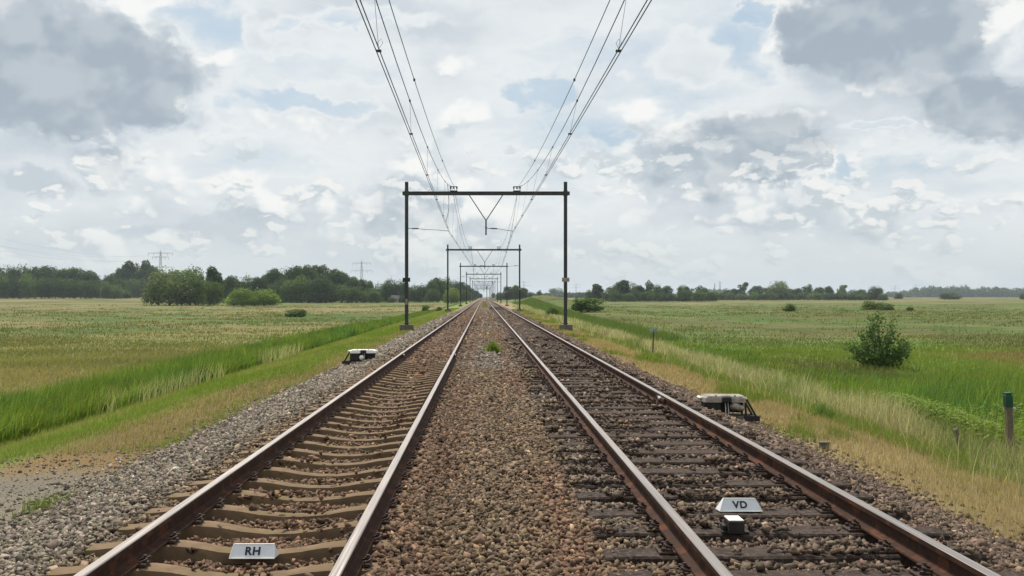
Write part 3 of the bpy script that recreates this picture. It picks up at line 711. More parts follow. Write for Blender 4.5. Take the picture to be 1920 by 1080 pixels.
# ------------------------------------------------------------------ posts and markers
x, y = 7.92, 14.0; z = tz1(x, y) - .09; r = empty('marker_post', (x, y, z)); r.rotation_euler = (R(1), R(-3.5), 0); tag(r, 'weathered wooden post with a dark green cap in the tall green weeds', 'post')
b = MB(); b.box((0, 0, .5), (.088, .088, 1.3), bev=.012); b.build('shaft', M['post_wood'], r)
b = MB(); b.box((0, 0, 1.05), (.104, .104, .19), bev=.012); b.box((0, 0, 1.165), (.10, .10, .025), bev=.005); b.build('cap', M['green_cap'], r)
b = MB(); b.tube([(.05, -.06, .945), (.05, -.09, .945)], .018, 8); b.build('bolt', M['ins_joint'], r)
x, y = 6.08, 33.6; z = tz1(x, y); r = empty('sign_stake', (x, y, z)); r.rotation_euler = (0, R(2), 0); tag(r, 'thin stake with a small grey plate in the pale verge grass', 'stake')
b = MB(); b.tube([(0, 0, -.2), (0, 0, .98)], .025, 8); b.build('shaft', M['bark'], r)
b = MB(); b.box((-.06, -.03, 1.0), (.17, .03, .13), 0, Matrix.Rotation(R(-30), 3, 'Y'), .005); b.box((.07, -.03, 1.05), (.12, .03, .15), 0, Matrix.Rotation(R(30), 3, 'Y'), .005); b.build('plate', M['galv'], r)
x, y = 4.62, 12.9; z = tz1(x, y); b = MB(); b.box((0, 0, .02), (.11, .11, .24), 0, None, .012); b.box((0, 0, .145), (.125, .12, .018), 0, None, .005); o = b.build('concrete_marker', M['found']); o.location = (x + .08, y, z - .06); tag(o, 'short mossy concrete marker at the edge of the right ballast', 'marker')
x, y = 7.35, 14.4; z = tz1(x, y); b = MB(); b.box((0, 0, .05), (.06, .06, .62), 0, Matrix.Rotation(R(-14), 3, 'Y'), .01); o = b.build('leaning_stub', M['found']); o.location = (x, y, z); tag(o, 'short grey stub leaning in the grass left of the wooden post', 'post')
for (D, X, lb, h) in ((420, 1.4, 'thin dark signal mast far away between the tracks', 6.5), (505, 4.6, 'distant signal mast right of the vanishing point', 10.2)):
    r = empty('signal_mast', (X, D, -.3)); tag(r, lb, 'signal')
    b = MB(); b.tube([(0, 0, 0), (0, 0, h)], .12, 8); b.build('mast', M['portal'], r)
    b = MB(); b.box((0, -.16, h - .5), (.5, .25, 1.2), bev=.05); b.build('signal_head', M['black'], r)

# ------------------------------------------------------------------ blades of grass and reed
def blades(x, y, h, w, col, lean=.35, segs=3, z=None, wind=(.12, 0)):
    n = len(x); z = terrain(x, y) - .02 if z is None else z
    a = RNG.uniform(0, 2 * math.pi, n); ld = RNG.uniform(0, 2 * math.pi, n); ln = np.abs(RNG.normal(0, lean, n))
    side = np.stack([np.cos(a), np.sin(a) * .6, np.zeros(n)], -1); L = np.stack([np.cos(ld) * ln + wind[0], np.sin(ld) * ln + wind[1], np.zeros(n)], -1)
    base = np.stack([x, y, z], -1); V = []; k = segs
    prof = {2: [1, .75, .1], 3: [1, .9, .6, .08]}[k]
    for i in range(k + 1):
        t = i / k; c = base + L * (h * t * t)[:, None]; c[:, 2] += h * t * (1 - .25 * ln * t); ww = (w * prof[i] * .5)[:, None]
        V += [c - side * ww, c + side * ww]
    V = np.stack(V, 1); m = 2 * (k + 1)
    q = np.array([(2 * i, 2 * i + 1, 2 * i + 3, 2 * i + 2) for i in range(k)])
    F = (q[None] + (np.arange(n) * m)[:, None, None]).reshape(-1, 4)
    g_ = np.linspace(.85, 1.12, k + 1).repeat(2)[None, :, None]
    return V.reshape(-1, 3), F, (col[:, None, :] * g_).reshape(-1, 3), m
def grass_obj(name, parts, label, cat='grass'):
    Vs, Fs, Cs, off = [], [], [], 0
    for V, F, c, m in parts: Vs.append(V); Fs.append(F + off); Cs.append(c); off += len(V)
    o = link(name, np_mesh(name, np.concatenate(Vs), np.concatenate(Fs), [M['grass']], col=np.clip(np.concatenate(Cs), .005, .8)))
    tag(o, label, cat, kind='stuff'); return o
def jit(c, s=.18, h=.06): n = len(c); return c * np.exp(RNG.normal(0, s, n))[:, None] * (1 + RNG.normal(0, h, (n, 3)))
def strip(n, x0, x1, d0, d1):
    y = np.exp(RNG.uniform(math.log(d0), math.log(d1), n)); x = RNG.uniform(x0, x1, n); k = (x < .62 * y + 2) & (x > -.60 * y - 2); return x[k], y[k]
def wd(y, w, k=.00055): return np.maximum(w, y * k)
# left reeds
x, y = strip(80000, -11.4, -8.3, 7, 170); h = RNG.uniform(.6, 1.0, len(x)) * (1 - .3 * ss(-9.2, -8.3, x)) * (.55 + .9 * fbm(x * .9, y * .6, 201, 4)) * (1 - .45 * ss(50, 120, y)) * .86
c = jit(lerp(REED * 1.2 * np.ones((len(x), 1)), BRIGHT * 1.1, .9 * ss(.3, .6, fbm(x * .5, y * .3, 203, 3)))) * (.65 + .7 * fbm(x * 1.8, y * 1.2, 235, 3))[:, None]
p1 = blades(x, y, h, wd(y, .024, .0008), jit(c, .22), .38)
grass_obj('reeds', [p1], 'tall dense green reeds in the ditch along the left embankment', 'reeds')
# right reeds and weeds
x, y = strip(100000, 8.2, 26, 9, 60); k = (x < 11 + 13 * (1 - ss(27, 36, y)) + 3 * (fbm(x * .2, y * .2, 205, 2))); x, y = x[k], y[k]
h = RNG.uniform(.4, .85, len(x)) * (.45 + 1.1 * fbm(x * .8, y * .6, 207, 4)) * (1 - .62 * ss(22, 33, y)); c = jit(lerp(REED * 1.25 * np.ones((len(x), 1)), BRIGHT * 1.2, ss(.35, .6, fbm(x * .4, y * .4, 209, 4)))) * (.7 + .6 * fbm(x * 1.6, y * 1.2, 233, 3))[:, None]
p1 = blades(x, y, h, wd(y, .024, .0008), jit(c, .22), .42)
x, y = strip(30000, 8.0, 13, 60, 260); p2 = blades(x, y, RNG.uniform(.3, .6, len(x)), wd(y, .016), jit(GREEN * 1.1 * np.ones((len(x), 1))), .3, 2)
grass_obj('reeds', [p1, p2], 'tall green reeds and weeds below the right embankment', 'reeds')
# broad-leaved weeds round the post
def weeds(n, x0, x1, y0, y1, hh, col):
    x = RNG.uniform(x0, x1, n); y = RNG.uniform(y0, y1, n); z = terrain(x, y) + RNG.uniform(.25, 1, n) * hh * (.75 + .5 * fbm(x * 1.1, y * 1.1, 211, 2)); s = RNG.uniform(.025, .055, n)
    a = RNG.uniform(0, 6.28, n); t = RNG.uniform(-.5, .5, n); d = np.stack([np.cos(a), np.sin(a), t], -1); e = np.stack([-np.sin(a), np.cos(a), RNG.uniform(-.3, .3, n)], -1)
    c0 = np.stack([x, y, z], -1); V = np.stack([c0 - d * s[:, None], c0 - e * s[:, None] * .5, c0 + d * s[:, None], c0 + e * s[:, None] * .5], 1)
    return V.reshape(-1, 3), (np.arange(n) * 4)[:, None] + np.array([[0, 1, 2, 3]]), np.repeat(jit(col * np.ones((n, 1)))[:, None], 4, 1).reshape(-1, 3), 4
grass_obj('nettles', [weeds(26000, 8.0, 12.5, 12.2, 20, .62, BRIGHT * 1.25)], 'bright green leafy weeds around the wooden post', 'weeds')
# right verge: straw near the stones, green strip, pale seeding grass on the crest
x, y = strip(95000, 4.3, 6.7, 5.5, 150); k = RNG.random(len(x)) < (.25 + .75 * ss(4.4, 4.9, x + .5 * (fbm(x, y * .6, 213, 3) - .5))); x, y = x[k], y[k]
gsel = ss(.55, .68, fbm(x * 1.1, y * .5, 215, 3) + .10 * ss(5.6, 6.6, x)) * (.25 + .75 * ss(9, 14, y)); c = jit(lerp(STRAW * 1.1 * np.ones((len(x), 1)), BRIGHT * 1.1, gsel), .22)
p1 = blades(x, y, RNG.uniform(.05, .22, len(x)) * (.7 + .6 * gsel), wd(y, .006), c, .55, 2)
x, y = strip(30000, 6.1, 6.9, 13, 160); p2 = blades(x, y, RNG.uniform(.08, .22, len(x)), wd(y, .008), jit(BRIGHT * 1.15 * np.ones((len(x), 1))), .4, 2)
grass_obj('verge_grass', [p1, p2], 'short straw coloured and green grass beside the right ballast')
x, y = strip(90000, 5.6, 8.7, 5.5, 190); k = RNG.random(len(x)) < (.06 + .94 * ss(6.5, 7.2, x + .6 * (fbm(x * .5, y * .25, 217, 3) - .5))); x, y = x[k], y[k]
gs = ss(.46, .66, fbm(x * .9, y * .4, 219, 4)) * (.45 + .55 * ss(10, 16, y)); c = jit(lerp(C(.36, .33, .19) * np.ones((len(x), 1)), C(.17, .21, .07), gs), .33)
p1 = blades(x, y, RNG.uniform(.2, .66, len(x)) * (1 - .35 * gs) * (.55 + .9 * fbm(x * 1.3, y * .8, 241, 3)), wd(y, .007, .0005), c, .5, 3, wind=(.05, 0))
grass_obj('tall_grass', [p1], 'tall pale seeding grass on the crest of the right embankment')
# left verge
x, y = strip(110000, -8.7, -4.3, 6.5, 170); e = x + 1.0 * (fbm(x * .7, y * .25, 41, 4) - .5)
pr = 1 - ss(-6.5, -5.7, e - .9 * ss(14, 30, y)); pr = np.maximum(pr, .9 * (fbm(x * 1.3, y * .45, 221, 3) > .6) * (y > 11)); pr = np.maximum(pr, .38 * (y > 12)); pr = pr * np.where((y < 12.5) & (x > -6.4), .08, 1); k = RNG.random(len(x)) < pr; x, y, e = x[k], y[k], e[k]
g2 = ss(.35, .65, fbm(x * .9, y * .3, 223, 3)); c = jit(lerp(BRIGHT * 1.25 * np.ones((len(x), 1)), OLIVE * 1.6, g2), .2)
p1 = blades(x, y, RNG.uniform(.05, .17, len(x)), wd(y, .007), c, .45, 2)
x, y = strip(9000, -8.9, -7.9, 7, 90); k = (fbm(x * .5, y * .3, 225, 3) > .54) & (RNG.random(len(x)) < .6) & (y < 45); x, y = x[k], y[k]; p2 = blades(x, y, RNG.uniform(.3, .7, len(x)), wd(y, .005), jit(C(.38, .36, .2) * np.ones((len(x), 1))), .35, 3)
x = RNG.normal(-4.32, .10, 260); y = RNG.normal(9.1, .22, 260); p3 = blades(x, y, RNG.uniform(.06, .2, 260), np.full(260, .008), jit(BRIGHT * np.ones((260, 1))), .5, 2)
x, y = strip(42000, -6.8, -4.35, 8, 90); k = (y > 12 + 1.5 * fbm(x, y, 261, 2)) | (RNG.random(len(x)) < .02); x, y = x[k], y[k]
p4 = blades(x, y, RNG.uniform(.02, .09, len(x)), wd(y, .007), jit(lerp(STRAW * .85 * np.ones((len(x), 1)), SOIL * .8, fbm(x * 2, y, 263, 3)), .35), .9, 2)
grass_obj('verge_grass', [p1, p2, p3, p4], 'short bright green grass along the left embankment shoulder')
# meadows: tufts fill the wedge in view, evenly for the eye
def meadow(side, n):
    y = np.exp(RNG.uniform(math.log(13), math.log(85), n)); t = RNG.uniform(0, 1, n)
    x = np.where(side < 0, -11.3 - t * (.60 * y + 4 - 6), 10.5 + t * (.66 * y - 4)); k = (x * side > 9.8); x, y = x[k], y[k]
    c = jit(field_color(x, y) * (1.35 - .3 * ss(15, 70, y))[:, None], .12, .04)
    q = RNG.random(len(x)) > .85 * ss(45, 85, y); x, y, c = x[q], y[q], c[q]
    return blades(x, y, RNG.uniform(.10, .34, len(x)) * (.5 + fbm(x * .5, y * .3, 251, 3)) * (1 - .75 * ss(30, 85, y)), wd(y, .014, .0009), c, .95, 2)
def tussocks(side, n):
    y = np.exp(RNG.uniform(math.log(55), math.log(330), n)); x = np.where(side < 0, -11.5 - RNG.random(n) * (.60 * y), 11.5 + RNG.random(n) * (.62 * y))
    k = RNG.random(n) < .25 + 1.2 * (fbm(x * .03, y * .02, 271, 3) > .5); x, y = x[k], y[k]; n = len(x); m = 12; sp = RNG.uniform(.3, 1.6, n).repeat(m)
    t = RNG.random(n)[:, None]; c = np.where(t < .45, OLIVE * .85, np.where(t < .75, REED * 1.1, TAN * 1.1)).repeat(m, 0)
    X = x.repeat(m) + RNG.normal(0, 1, n * m) * sp; Y = y.repeat(m) + RNG.normal(0, 1, n * m) * sp * .5
    return blades(X, Y, RNG.uniform(.10, .30, n * m), wd(Y, .02, .0011), jit(c * 1.12, .08), .9, 2)
grass_obj('meadow_grass', [meadow(-1, 130000), tussocks(-1, 2600)], 'rough tan and green meadow grass left of the railway', 'grass')
grass_obj('meadow_grass', [meadow(1, 120000), tussocks(1, 2600)], 'rough green meadow grass right of the railway', 'grass')
# low green between the tracks far off, weeds in the stones
n = 1500; x = RNG.normal(.25, .22, n); y = RNG.uniform(150, 330, n); p = blades(x, y, RNG.uniform(.05, .2, n), wd(y, .01), jit(OLIVE * 1.3 * np.ones((n, 1))), .5, 2, z=np.full(n, -.15))
grass_obj('track_weeds', [p], 'low green weeds between the two tracks in the distance', 'weeds')
def tuft(x0, y0, r_, h, n, label, z, col, leafy=True):
    d = np.abs(RNG.normal(0, r_ * .45, n)); a = RNG.uniform(0, 6.28, n); x = x0 + d * np.cos(a); y = y0 + d * np.sin(a)
    hh = h * RNG.uniform(.45, 1, n) * (1 - .5 * d / r_); V, F, c, m = blades(x, y, hh, np.full(n, .014), jit(col * np.ones((n, 1))), .6, 3, z=np.full(n, z), wind=(0, 0))
    o = link('weed_tuft', np_mesh('weed_tuft', V, F, [M['grass']], col=c)); tag(o, label, 'plant'); return o
tuft(.30, 29.3, .32, .52, 600, 'bright green tuft of weeds growing between the two tracks', -.16, BRIGHT * 1.1)
tuft(6.25, 17.2, .3, .4, 260, 'dark green tuft in the pale verge grass right of the pale track box', tz1(6.25, 17.2), REED * 1.4)

# ------------------------------------------------------------------ trees and bushes
def leaf_cloud(cs, rs, n, s, col, seed, flat=.75, inner=.25, jitc=.2, zmin=None):
    """leaf clumps on a set of ellipsoid lobes"""
    rg = np.random.default_rng(seed); cs = np.array(cs, float); rs = np.array(rs, float)
    ar = (rs[:, 0] * rs[:, 2]); k = rg.choice(len(cs), n, p=ar / ar.sum())
    d = rg.normal(size=(n, 3)); d /= np.linalg.norm(d, axis=1)[:, None]
    rad = 1 - inner * rg.random(n) ** 1.6 + .08 * rg.normal(size=n)
    lump = 1 + .16 * np.sin(d[:, 0] * 7 + k) * np.sin(d[:, 2] * 6 + k * 2) + .08 * np.sin(d[:, 1] * 13 + k)
    P = cs[k] + d * rs[k] * (rad * lump)[:, None]
    if zmin is not None: P[:, 2] = np.maximum(P[:, 2], zmin + rg.random(n) * .3)
    nr = d * flat + rg.normal(size=(n, 3)) * .55; nr /= np.linalg.norm(nr, axis=1)[:, None]
    a = np.cross(nr, rg.normal(size=(n, 3))); a /= np.linalg.norm(a, axis=1)[:, None]; b_ = np.cross(nr, a)
    sz = s * rg.uniform(.5, 1.3, n)[:, None]
    V = np.stack([P - a * sz, P - b_ * sz * .6, P + a * sz * rg.uniform(.7, 1.1, (n, 1)), P + b_ * sz * .6], 1).reshape(-1, 3)
    F = (np.arange(n) * 4)[:, None] + np.array([[0, 1, 2, 3]])
    lc = np.exp(rg.normal(0, .12, len(cs)))[k]
    c = col[None] * (np.exp(rg.normal(0, jitc, n)) * lc)[:, None] * (1 + rg.normal(0, .05, (n, 3)))
    return V, F, np.repeat(c[:, None], 4, 1).reshape(-1, 3)
def trunk_mb(h, r_, limbs, seed, spread):
    rd = random.Random(seed); b = MB(); top = Vector((rd.uniform(-.3, .3), rd.uniform(-.3, .3), h))
    b.tube([(0, 0, -.4), (0, 0, h * .15), (top.x * .5, top.y * .5, h * .6), top], [r_ * 1.35, r_, r_ * .8, r_ * .45], 8)
    for i in range(limbs):
        a = i * 2.4 + rd.random(); z0 = h * rd.uniform(.45, .95); L_ = spread * rd.uniform(.5, .9); s = Vector((top.x * z0 / h * .7, top.y * z0 / h * .7, z0))
        e = s + Vector((math.cos(a) * L_, math.sin(a) * L_, L_ * rd.uniform(.5, 1.1))); m_ = s.lerp(e, .5) + Vector((0, 0, L_ * .08)); b.tube([s, m_, e], [r_ * .42, r_ * .28, r_ * .1], 6)
    return b
def crown_shape(kind, seed):
    rd = random.Random(seed); cs = []; rs = []
    if kind == 'round':       # unit: height 1, crown from .12
        for i in range(11):
            a = rd.uniform(0, 6.28); d = rd.uniform(.1, .30); z = rd.uniform(.34, .80); q = 1 - abs(z - .5) * .7; cs.append((math.cos(a) * d * q, math.sin(a) * d * q, z)); r0 = rd.uniform(.13, .2); rs.append((r0, r0, r0 * .85))
        cs.append((0, 0, .55)); rs.append((.27, .27, .34))
        for i in range(6): a = i * 1.05; cs.append((math.cos(a) * .2, math.sin(a) * .2, .25)); rs.append((.14, .14, .15))
    elif kind == 'tall':
        for i in range(11):
            z = .22 + .68 * i / 10; a = i * 2.3 + rd.random(); d = .12 * (1 - abs(z - .45)); cs.append((math.cos(a) * d, math.sin(a) * d, z)); r0 = rd.uniform(.11, .16) * (1.05 - .35 * z); rs.append((r0, r0, r0 * 1.2))
        cs.append((0, 0, .5)); rs.append((.16, .16, .36))
    elif kind == 'bush':      # foliage to the ground
        for i in range(13):
            a = rd.uniform(0, 6.28); d = rd.uniform(.15, .38); z = rd.uniform(.16, .74) * (1.05 - d * .6); cs.append((math.cos(a) * d, math.sin(a) * d, z)); r0 = rd.uniform(.15, .23); rs.append((r0, r0, r0 * .95))
        cs.append((0, 0, .45)); rs.append((.30, .30, .36) if seed % 97 and (seed - hash_('bush')) > 12 else (.36, .36, .42))
        for i in range(9): a = i * .7; cs.append((math.cos(a) * .30, math.sin(a) * .30, .13)); rs.append((.16, .16, .14))
    else:                     # open: ragged, loose
        for i in range(16):
            a = rd.uniform(0, 6.28); d = rd.uniform(.08, .32); z = rd.uniform(.3, .9); q = 1.1 - abs(z - .5); cs.append((math.cos(a) * d * q, math.sin(a) * d * q, z)); r0 = rd.uniform(.07, .13); rs.append((r0, r0, r0))
        cs.append((0, 0, .5)); rs.append((.14, .14, .26))
    return cs, rs
DG = C(.070, .112, .036); MG = C(.095, .150, .040); LG = C(.15, .215, .045); WG = C(.150, .200, .070)
TP = {}
def proto(kind, var, col, n=7500, s=.025):
    key = (kind, var)
    cs, rs = crown_shape(kind, hash_(kind) + var); V, F, c = leaf_cloud(cs, rs, n, s, col, 31 + var + hash_(kind), zmin=.0 if kind == 'bush' else None)
    crown = np_mesh('crown', V, F, [M['leaf']], col=np.clip(c, .004, .5))
    b = trunk_mb(.5 if kind != 'bush' else .3, .022, 7, var, .3); me = bpy.data.meshes.new('trunk'); me.from_pydata(b.v, [], b.f); me.materials.append(M['bark']); me.update()
    TP[key] = (crown, me)
def hash_(s): return sum(ord(ch) for ch in s) % 97
for v in range(3): proto('round', v, DG)
for v in range(3): proto('tall', v, DG)
for v in range(3): proto('bush', v, DG)
for v in range(2): proto('open', v, DG * 1.05, 3000, .026)
proto('round', 10, MG); proto('bush', 10, LG); proto('bush', 11, WG); proto('bush', 12, MG); proto('tall', 10, MG); proto('round', 11, LG * .75); proto('bush', 13, MG * 1.05, 2300, .046); proto('bush', 14, LG * .95, 2300, .046); proto('bush', 15, MG, 2100, .05)
tcount = [0]
def tree(u, vtop, wpx, D, kind, var, label, group=None, cat='tree', name='broadleaf_tree', zb=None):
    x = (u - U0) / FPX * D; z = tz1(x, D) if zb is None else zb; h = CAM_Z + (V0 - vtop) / FPX * D - z; w = wpx / FPX * D
    w *= 1.14; crown, tr = TP[(kind, var)]; rd = random.Random(tcount[0]); tcount[0] += 1
    r = empty(name, (x, D, z), rd.uniform(0, 6.28)); base = {'round': .84, 'tall': .46, 'bush': 1.02, 'open': .74}[kind]
    sx = w / base; r.scale = (sx, sx * rd.uniform(.9, 1.1), h / 1.0 * {'round': 1.03, 'tall': .97, 'bush': 1.06, 'open': 1.0}[kind])
    tag(r, label, cat, group)
    link('trunk', tr, r); link('crown', crown, r); return r
rt = random.Random(12)
ORD = 'first second third fourth fifth sixth seventh eighth ninth tenth eleventh twelfth thirteenth fourteenth fifteenth sixteenth seventeenth eighteenth nineteenth twentieth'.split()
LOOK = {'round': 'round crowned', 'bush': 'bushy', 'tall': 'narrow tall', 'open': 'loose crowned'}
def row(items, depth, kinds, variants, look, where, group):
    """items (u, top, width[, D]) -> one tree each, labelled by look and place along its row"""
    for i, it in enumerate(sorted(items)):
        k = rt.choice(kinds); D = it[3] if len(it) > 3 else depth + rt.uniform(-9, 9)
        tree(it[0], it[1], it[2], D, k, rt.choice(variants[k] if isinstance(variants, dict) else variants), '%s %s tree, %s from the left %s' % (look, LOOK[k], ORD[i], where), group)
# long wood at the left edge
L1 = ((-40, 497, 46), (-12, 494, 44), (14, 494, 44), (40, 491, 46), (66, 497, 40), (92, 495, 46), (118, 502, 38), (140, 500, 42), (160, 504, 40), (182, 514, 34), (203, 513, 30), (222, 521, 28))
row(L1, 545, ['round', 'bush'], (0, 1, 2), 'dark green', 'in the wood at the left edge', 'trees of the wood at the left edge')
row([(u + 12, t + 16 + rt.uniform(0, 8), w * .8) for u, t, w in L1], 522, ['bush'], (0, 1, 2, 12), 'lower dark', 'before the left edge wood', 'trees of the wood at the left edge')
for u, t, w, lb in ((200, 524, 24, 'lighter green bush at the right end of the left edge wood'), (216, 532, 26, 'small pale bush in front of the left edge wood')):
    tree(u, t, w, 500, 'bush', 11, lb, None, 'bush', 'shrub')
# hazy trees left of the big pylon
row([(228, 500, 26), (240, 489, 30), (258, 490, 30), (274, 488, 30), (288, 495, 28), (250, 505, 40), (280, 508, 36), (302, 512, 34), (330, 506, 30), (215, 512, 24)], 660, ['open', 'tall', 'round'], (0, 1), 'hazy', 'by the large pylon', 'hazy trees by the pylon')
row([(222, 522, 36), (245, 518, 36), (268, 520, 36), (292, 520, 36)], 640, ['bush'], (0, 1, 2), 'low hazy', 'under the large pylon', 'hazy trees by the pylon')
# cluster in the field, nearer
tree(318, 500, 94, 290, 'bush', 11, 'large rounded grey green tree standing alone at the field edge below the pylon')
tree(356, 506, 60, 293, 'bush', 12, 'mid green tree joined to the right of the large rounded tree')
tree(366, 495, 50, 312, 'round', 10, 'taller tree behind the large rounded tree')
tree(401, 500, 34, 322, 'tall', 0, 'narrow pointed dark tree right of the rounded tree')
tree(392, 522, 44, 300, 'bush', 1, 'low dark tree at the foot of the narrow pointed tree')
tree(455, 536, 62, 286, 'bush', 10, 'light green willow bush at the field edge, left half of a pair', None, 'bush', 'willow_bush')
tree(495, 538, 58, 287, 'bush', 10, 'light green willow bush at the field edge, right half of a pair', None, 'bush', 'willow_bush')
row([(418, 520, 34), (436, 514, 38), (462, 513, 40), (484, 518, 36), (420, 536, 40), (448, 530, 40)], 400, ['round', 'bush'], (0, 1, 2), 'dark', 'behind the light green willow bushes', 'trees behind the willow bushes')
row([(503, 512, 34), (516, 500, 38), (536, 498, 42), (556, 495, 44), (580, 493, 46), (602, 495, 44), (622, 501, 42), (642, 508, 38), (660, 516, 36), (678, 522, 22), (692, 524, 22)], 430, ['round', 'bush', 'round'], (0, 1, 2), 'dark', 'along the top of the high domed wood', 'trees of the domed wood')
row([(512, 530, 44), (545, 521, 48), (580, 522, 44), (612, 522, 46), (640, 530, 44), (668, 534, 42), (696, 538, 40), (528, 518, 40), (600, 512, 46), (565, 512, 46)], 408, ['bush'], (0, 1, 2, 12), 'lower', 'in front of the high domed wood', 'trees of the domed wood')
row([(712, 527, 30), (732, 519, 36), (752, 521, 34), (708, 540, 36), (728, 542, 30), (765, 536, 30), (778, 531, 28), (792, 530, 26)], 445, ['round', 'bush'], (0, 1, 2), 'dark', 'in the wood by the nearest left post', 'trees of the low wood by the portal')
row([(808, 524, 26, 440), (822, 518, 28, 450), (838, 516, 28, 470), (852, 522, 26, 500), (864, 527, 22, 540), (874, 532, 20, 590), (884, 538, 16, 660), (892, 544, 14, 760), (899, 549, 12, 900), (812, 538, 30, 430), (866, 540, 24, 480), (878, 546, 18, 560)], 0, ['round', 'bush'], (0, 1, 2), 'dark', 'in the wood sloping to the tracks', 'trees of the wood beside the left track')
tree(733, 556, 16, 428, 'bush', 1, 'low bush in front of the small house, left of its gable', None, 'bush', 'shrub'); tree(754, 553, 14, 428, 'bush', 2, 'low bush in front of the small house, right of its gable', None, 'bush', 'shrub')
tree(846, 537, 30, 360, 'bush', 11, 'pale grey green bushy tree beside the left track')
for u, t, w, D, lb in ((951, 536, 20, 520, 'dark tree left end of the clump right of the tracks'), (966, 533, 22, 525, 'tallest dark tree of the clump right of the tracks'), (981, 538, 20, 530, 'dark tree right end of the clump right of the tracks'),
                       (936, 546, 14, 640, 'small dark tree close right of the vanishing point'), (993, 545, 14, 560, 'small low tree right of the trackside clump')):
    tree(u, t, w, D, 'round' if w > 19 else 'bush', rt.randrange(3), lb)
tree(1011, 543, 12, 800, 'open', 0, 'small slender tree left of the hazy round tree')
tree(1020, 549, 22, 820, 'bush', 0, 'low dark bushes left of the hazy round tree', None, 'bush', 'shrub')
tree(1045, 538, 30, 1500, 'bush', 1, 'hazy blue round tree behind the nearest right portal post')
# right-hand row
RA = {'round': (0, 1, 2), 'open': (0, 1), 'bush': (0, 1, 2, 12), 'tall': (0, 1)}
row([(1104, 541, 16), (1121, 532, 22), (1150, 532, 28), (1166, 525, 30), (1186, 527, 28), (1199, 535, 22), (1217, 523, 22), (1233, 530, 22), (1252, 534, 22), (1281, 531, 26), (1294, 537, 22), (1314, 534, 32)], 515, ['round', 'open', 'bush', 'tall'], RA, 'dark', 'in the left half of the right row', 'trees of the right row')
row([(u + rt.uniform(-5, 5), 545 + rt.uniform(-4, 3), rt.uniform(20, 30)) for u in range(1140, 1335, 17)], 498, ['bush'], RA, 'low', 'low in the left half of right row', 'low trees of the right row')
row([(1341, 543, 20), (1358, 544, 22), (1376, 540, 18), (1391, 529, 26), (1412, 540, 18), (1421, 535, 26), (1438, 539, 20), (1481, 541, 22), (1497, 539, 20), (1515, 531, 26), (1535, 537, 22), (1555, 535, 20), (1577, 534, 24), (1600, 541, 26), (1615, 542, 18)], 640, ['round', 'bush', 'round', 'open'], RA, 'dark', 'in the right half of the right row', 'trees of the right row')
row([(u + rt.uniform(-5, 5), 548 + rt.uniform(-4, 2), rt.uniform(20, 30)) for u in range(1335, 1625, 19)], 622, ['bush'], RA, 'low', 'low in the right half of right row', 'low trees of the right row')
tree(1459, 524, 46, 628, 'bush', 11, 'large paler green rounded tree standing out of the right row')
tree(1641, 534, 32, 600, 'bush', 2, 'dark conical tree at the right end of the tree row')
tree(1655, 548, 18, 590, 'bush', 0, 'small dark bush at the foot of the conical tree', None, 'bush', 'shrub')
tree(1685, 548, 16, 760, 'bush', 1, 'small dark bush alone right of the tree row', None, 'bush', 'shrub')
tree(1781, 547, 38, 700, 'bush', 2, 'low wide dark bush before the distant blue forest', None, 'bush', 'shrub')
tree(1919, 548, 14, 700, 'bush', 0, 'small dark bush at the far right horizon', None, 'bush', 'shrub')
# bushes in the meadows
for u, t, w, D, k_, v_, lb in ((553, 577, 42, 128, 'bush', 13, 'low rounded dark bush alone in the left meadow'), (707, 603, 16, 84, 'bush', 14, 'tiny green bush left of the nearest left portal post'),
                               (799, 569, 15, 165, 'bush', 13, 'small dark bush between the first and second left posts'), (824, 574, 12, 150, 'bush', 14, 'very small bush near the second left post'),
                               (1103, 553, 54, 137, 'bush', 13, 'bright topped bushy shrub right of the nearest right portal post'), (1036, 570, 28, 104, 'bush', 15, 'ragged dark bush left of the nearest right portal post'),
                               (1002, 574, 16, 150, 'bush', 15, 'small bush on the bank by the second right post'),
                               (1480, 566, 24, 178, 'bush', 15, 'small bush alone in the middle of the right meadow'), (1634, 562, 40, 195, 'bush', 14, 'wide yellow green bush in the right meadow'),
                               (1660, 566, 32, 190, 'bush', 15, 'dark half of the wide bush in the right meadow'), (1706, 573, 12, 180, 'bush', 15, 'tiny bush right of the wide meadow bush')):
    tree(u, t, w, D, k_, v_, lb, None, 'bush', 'shrub')
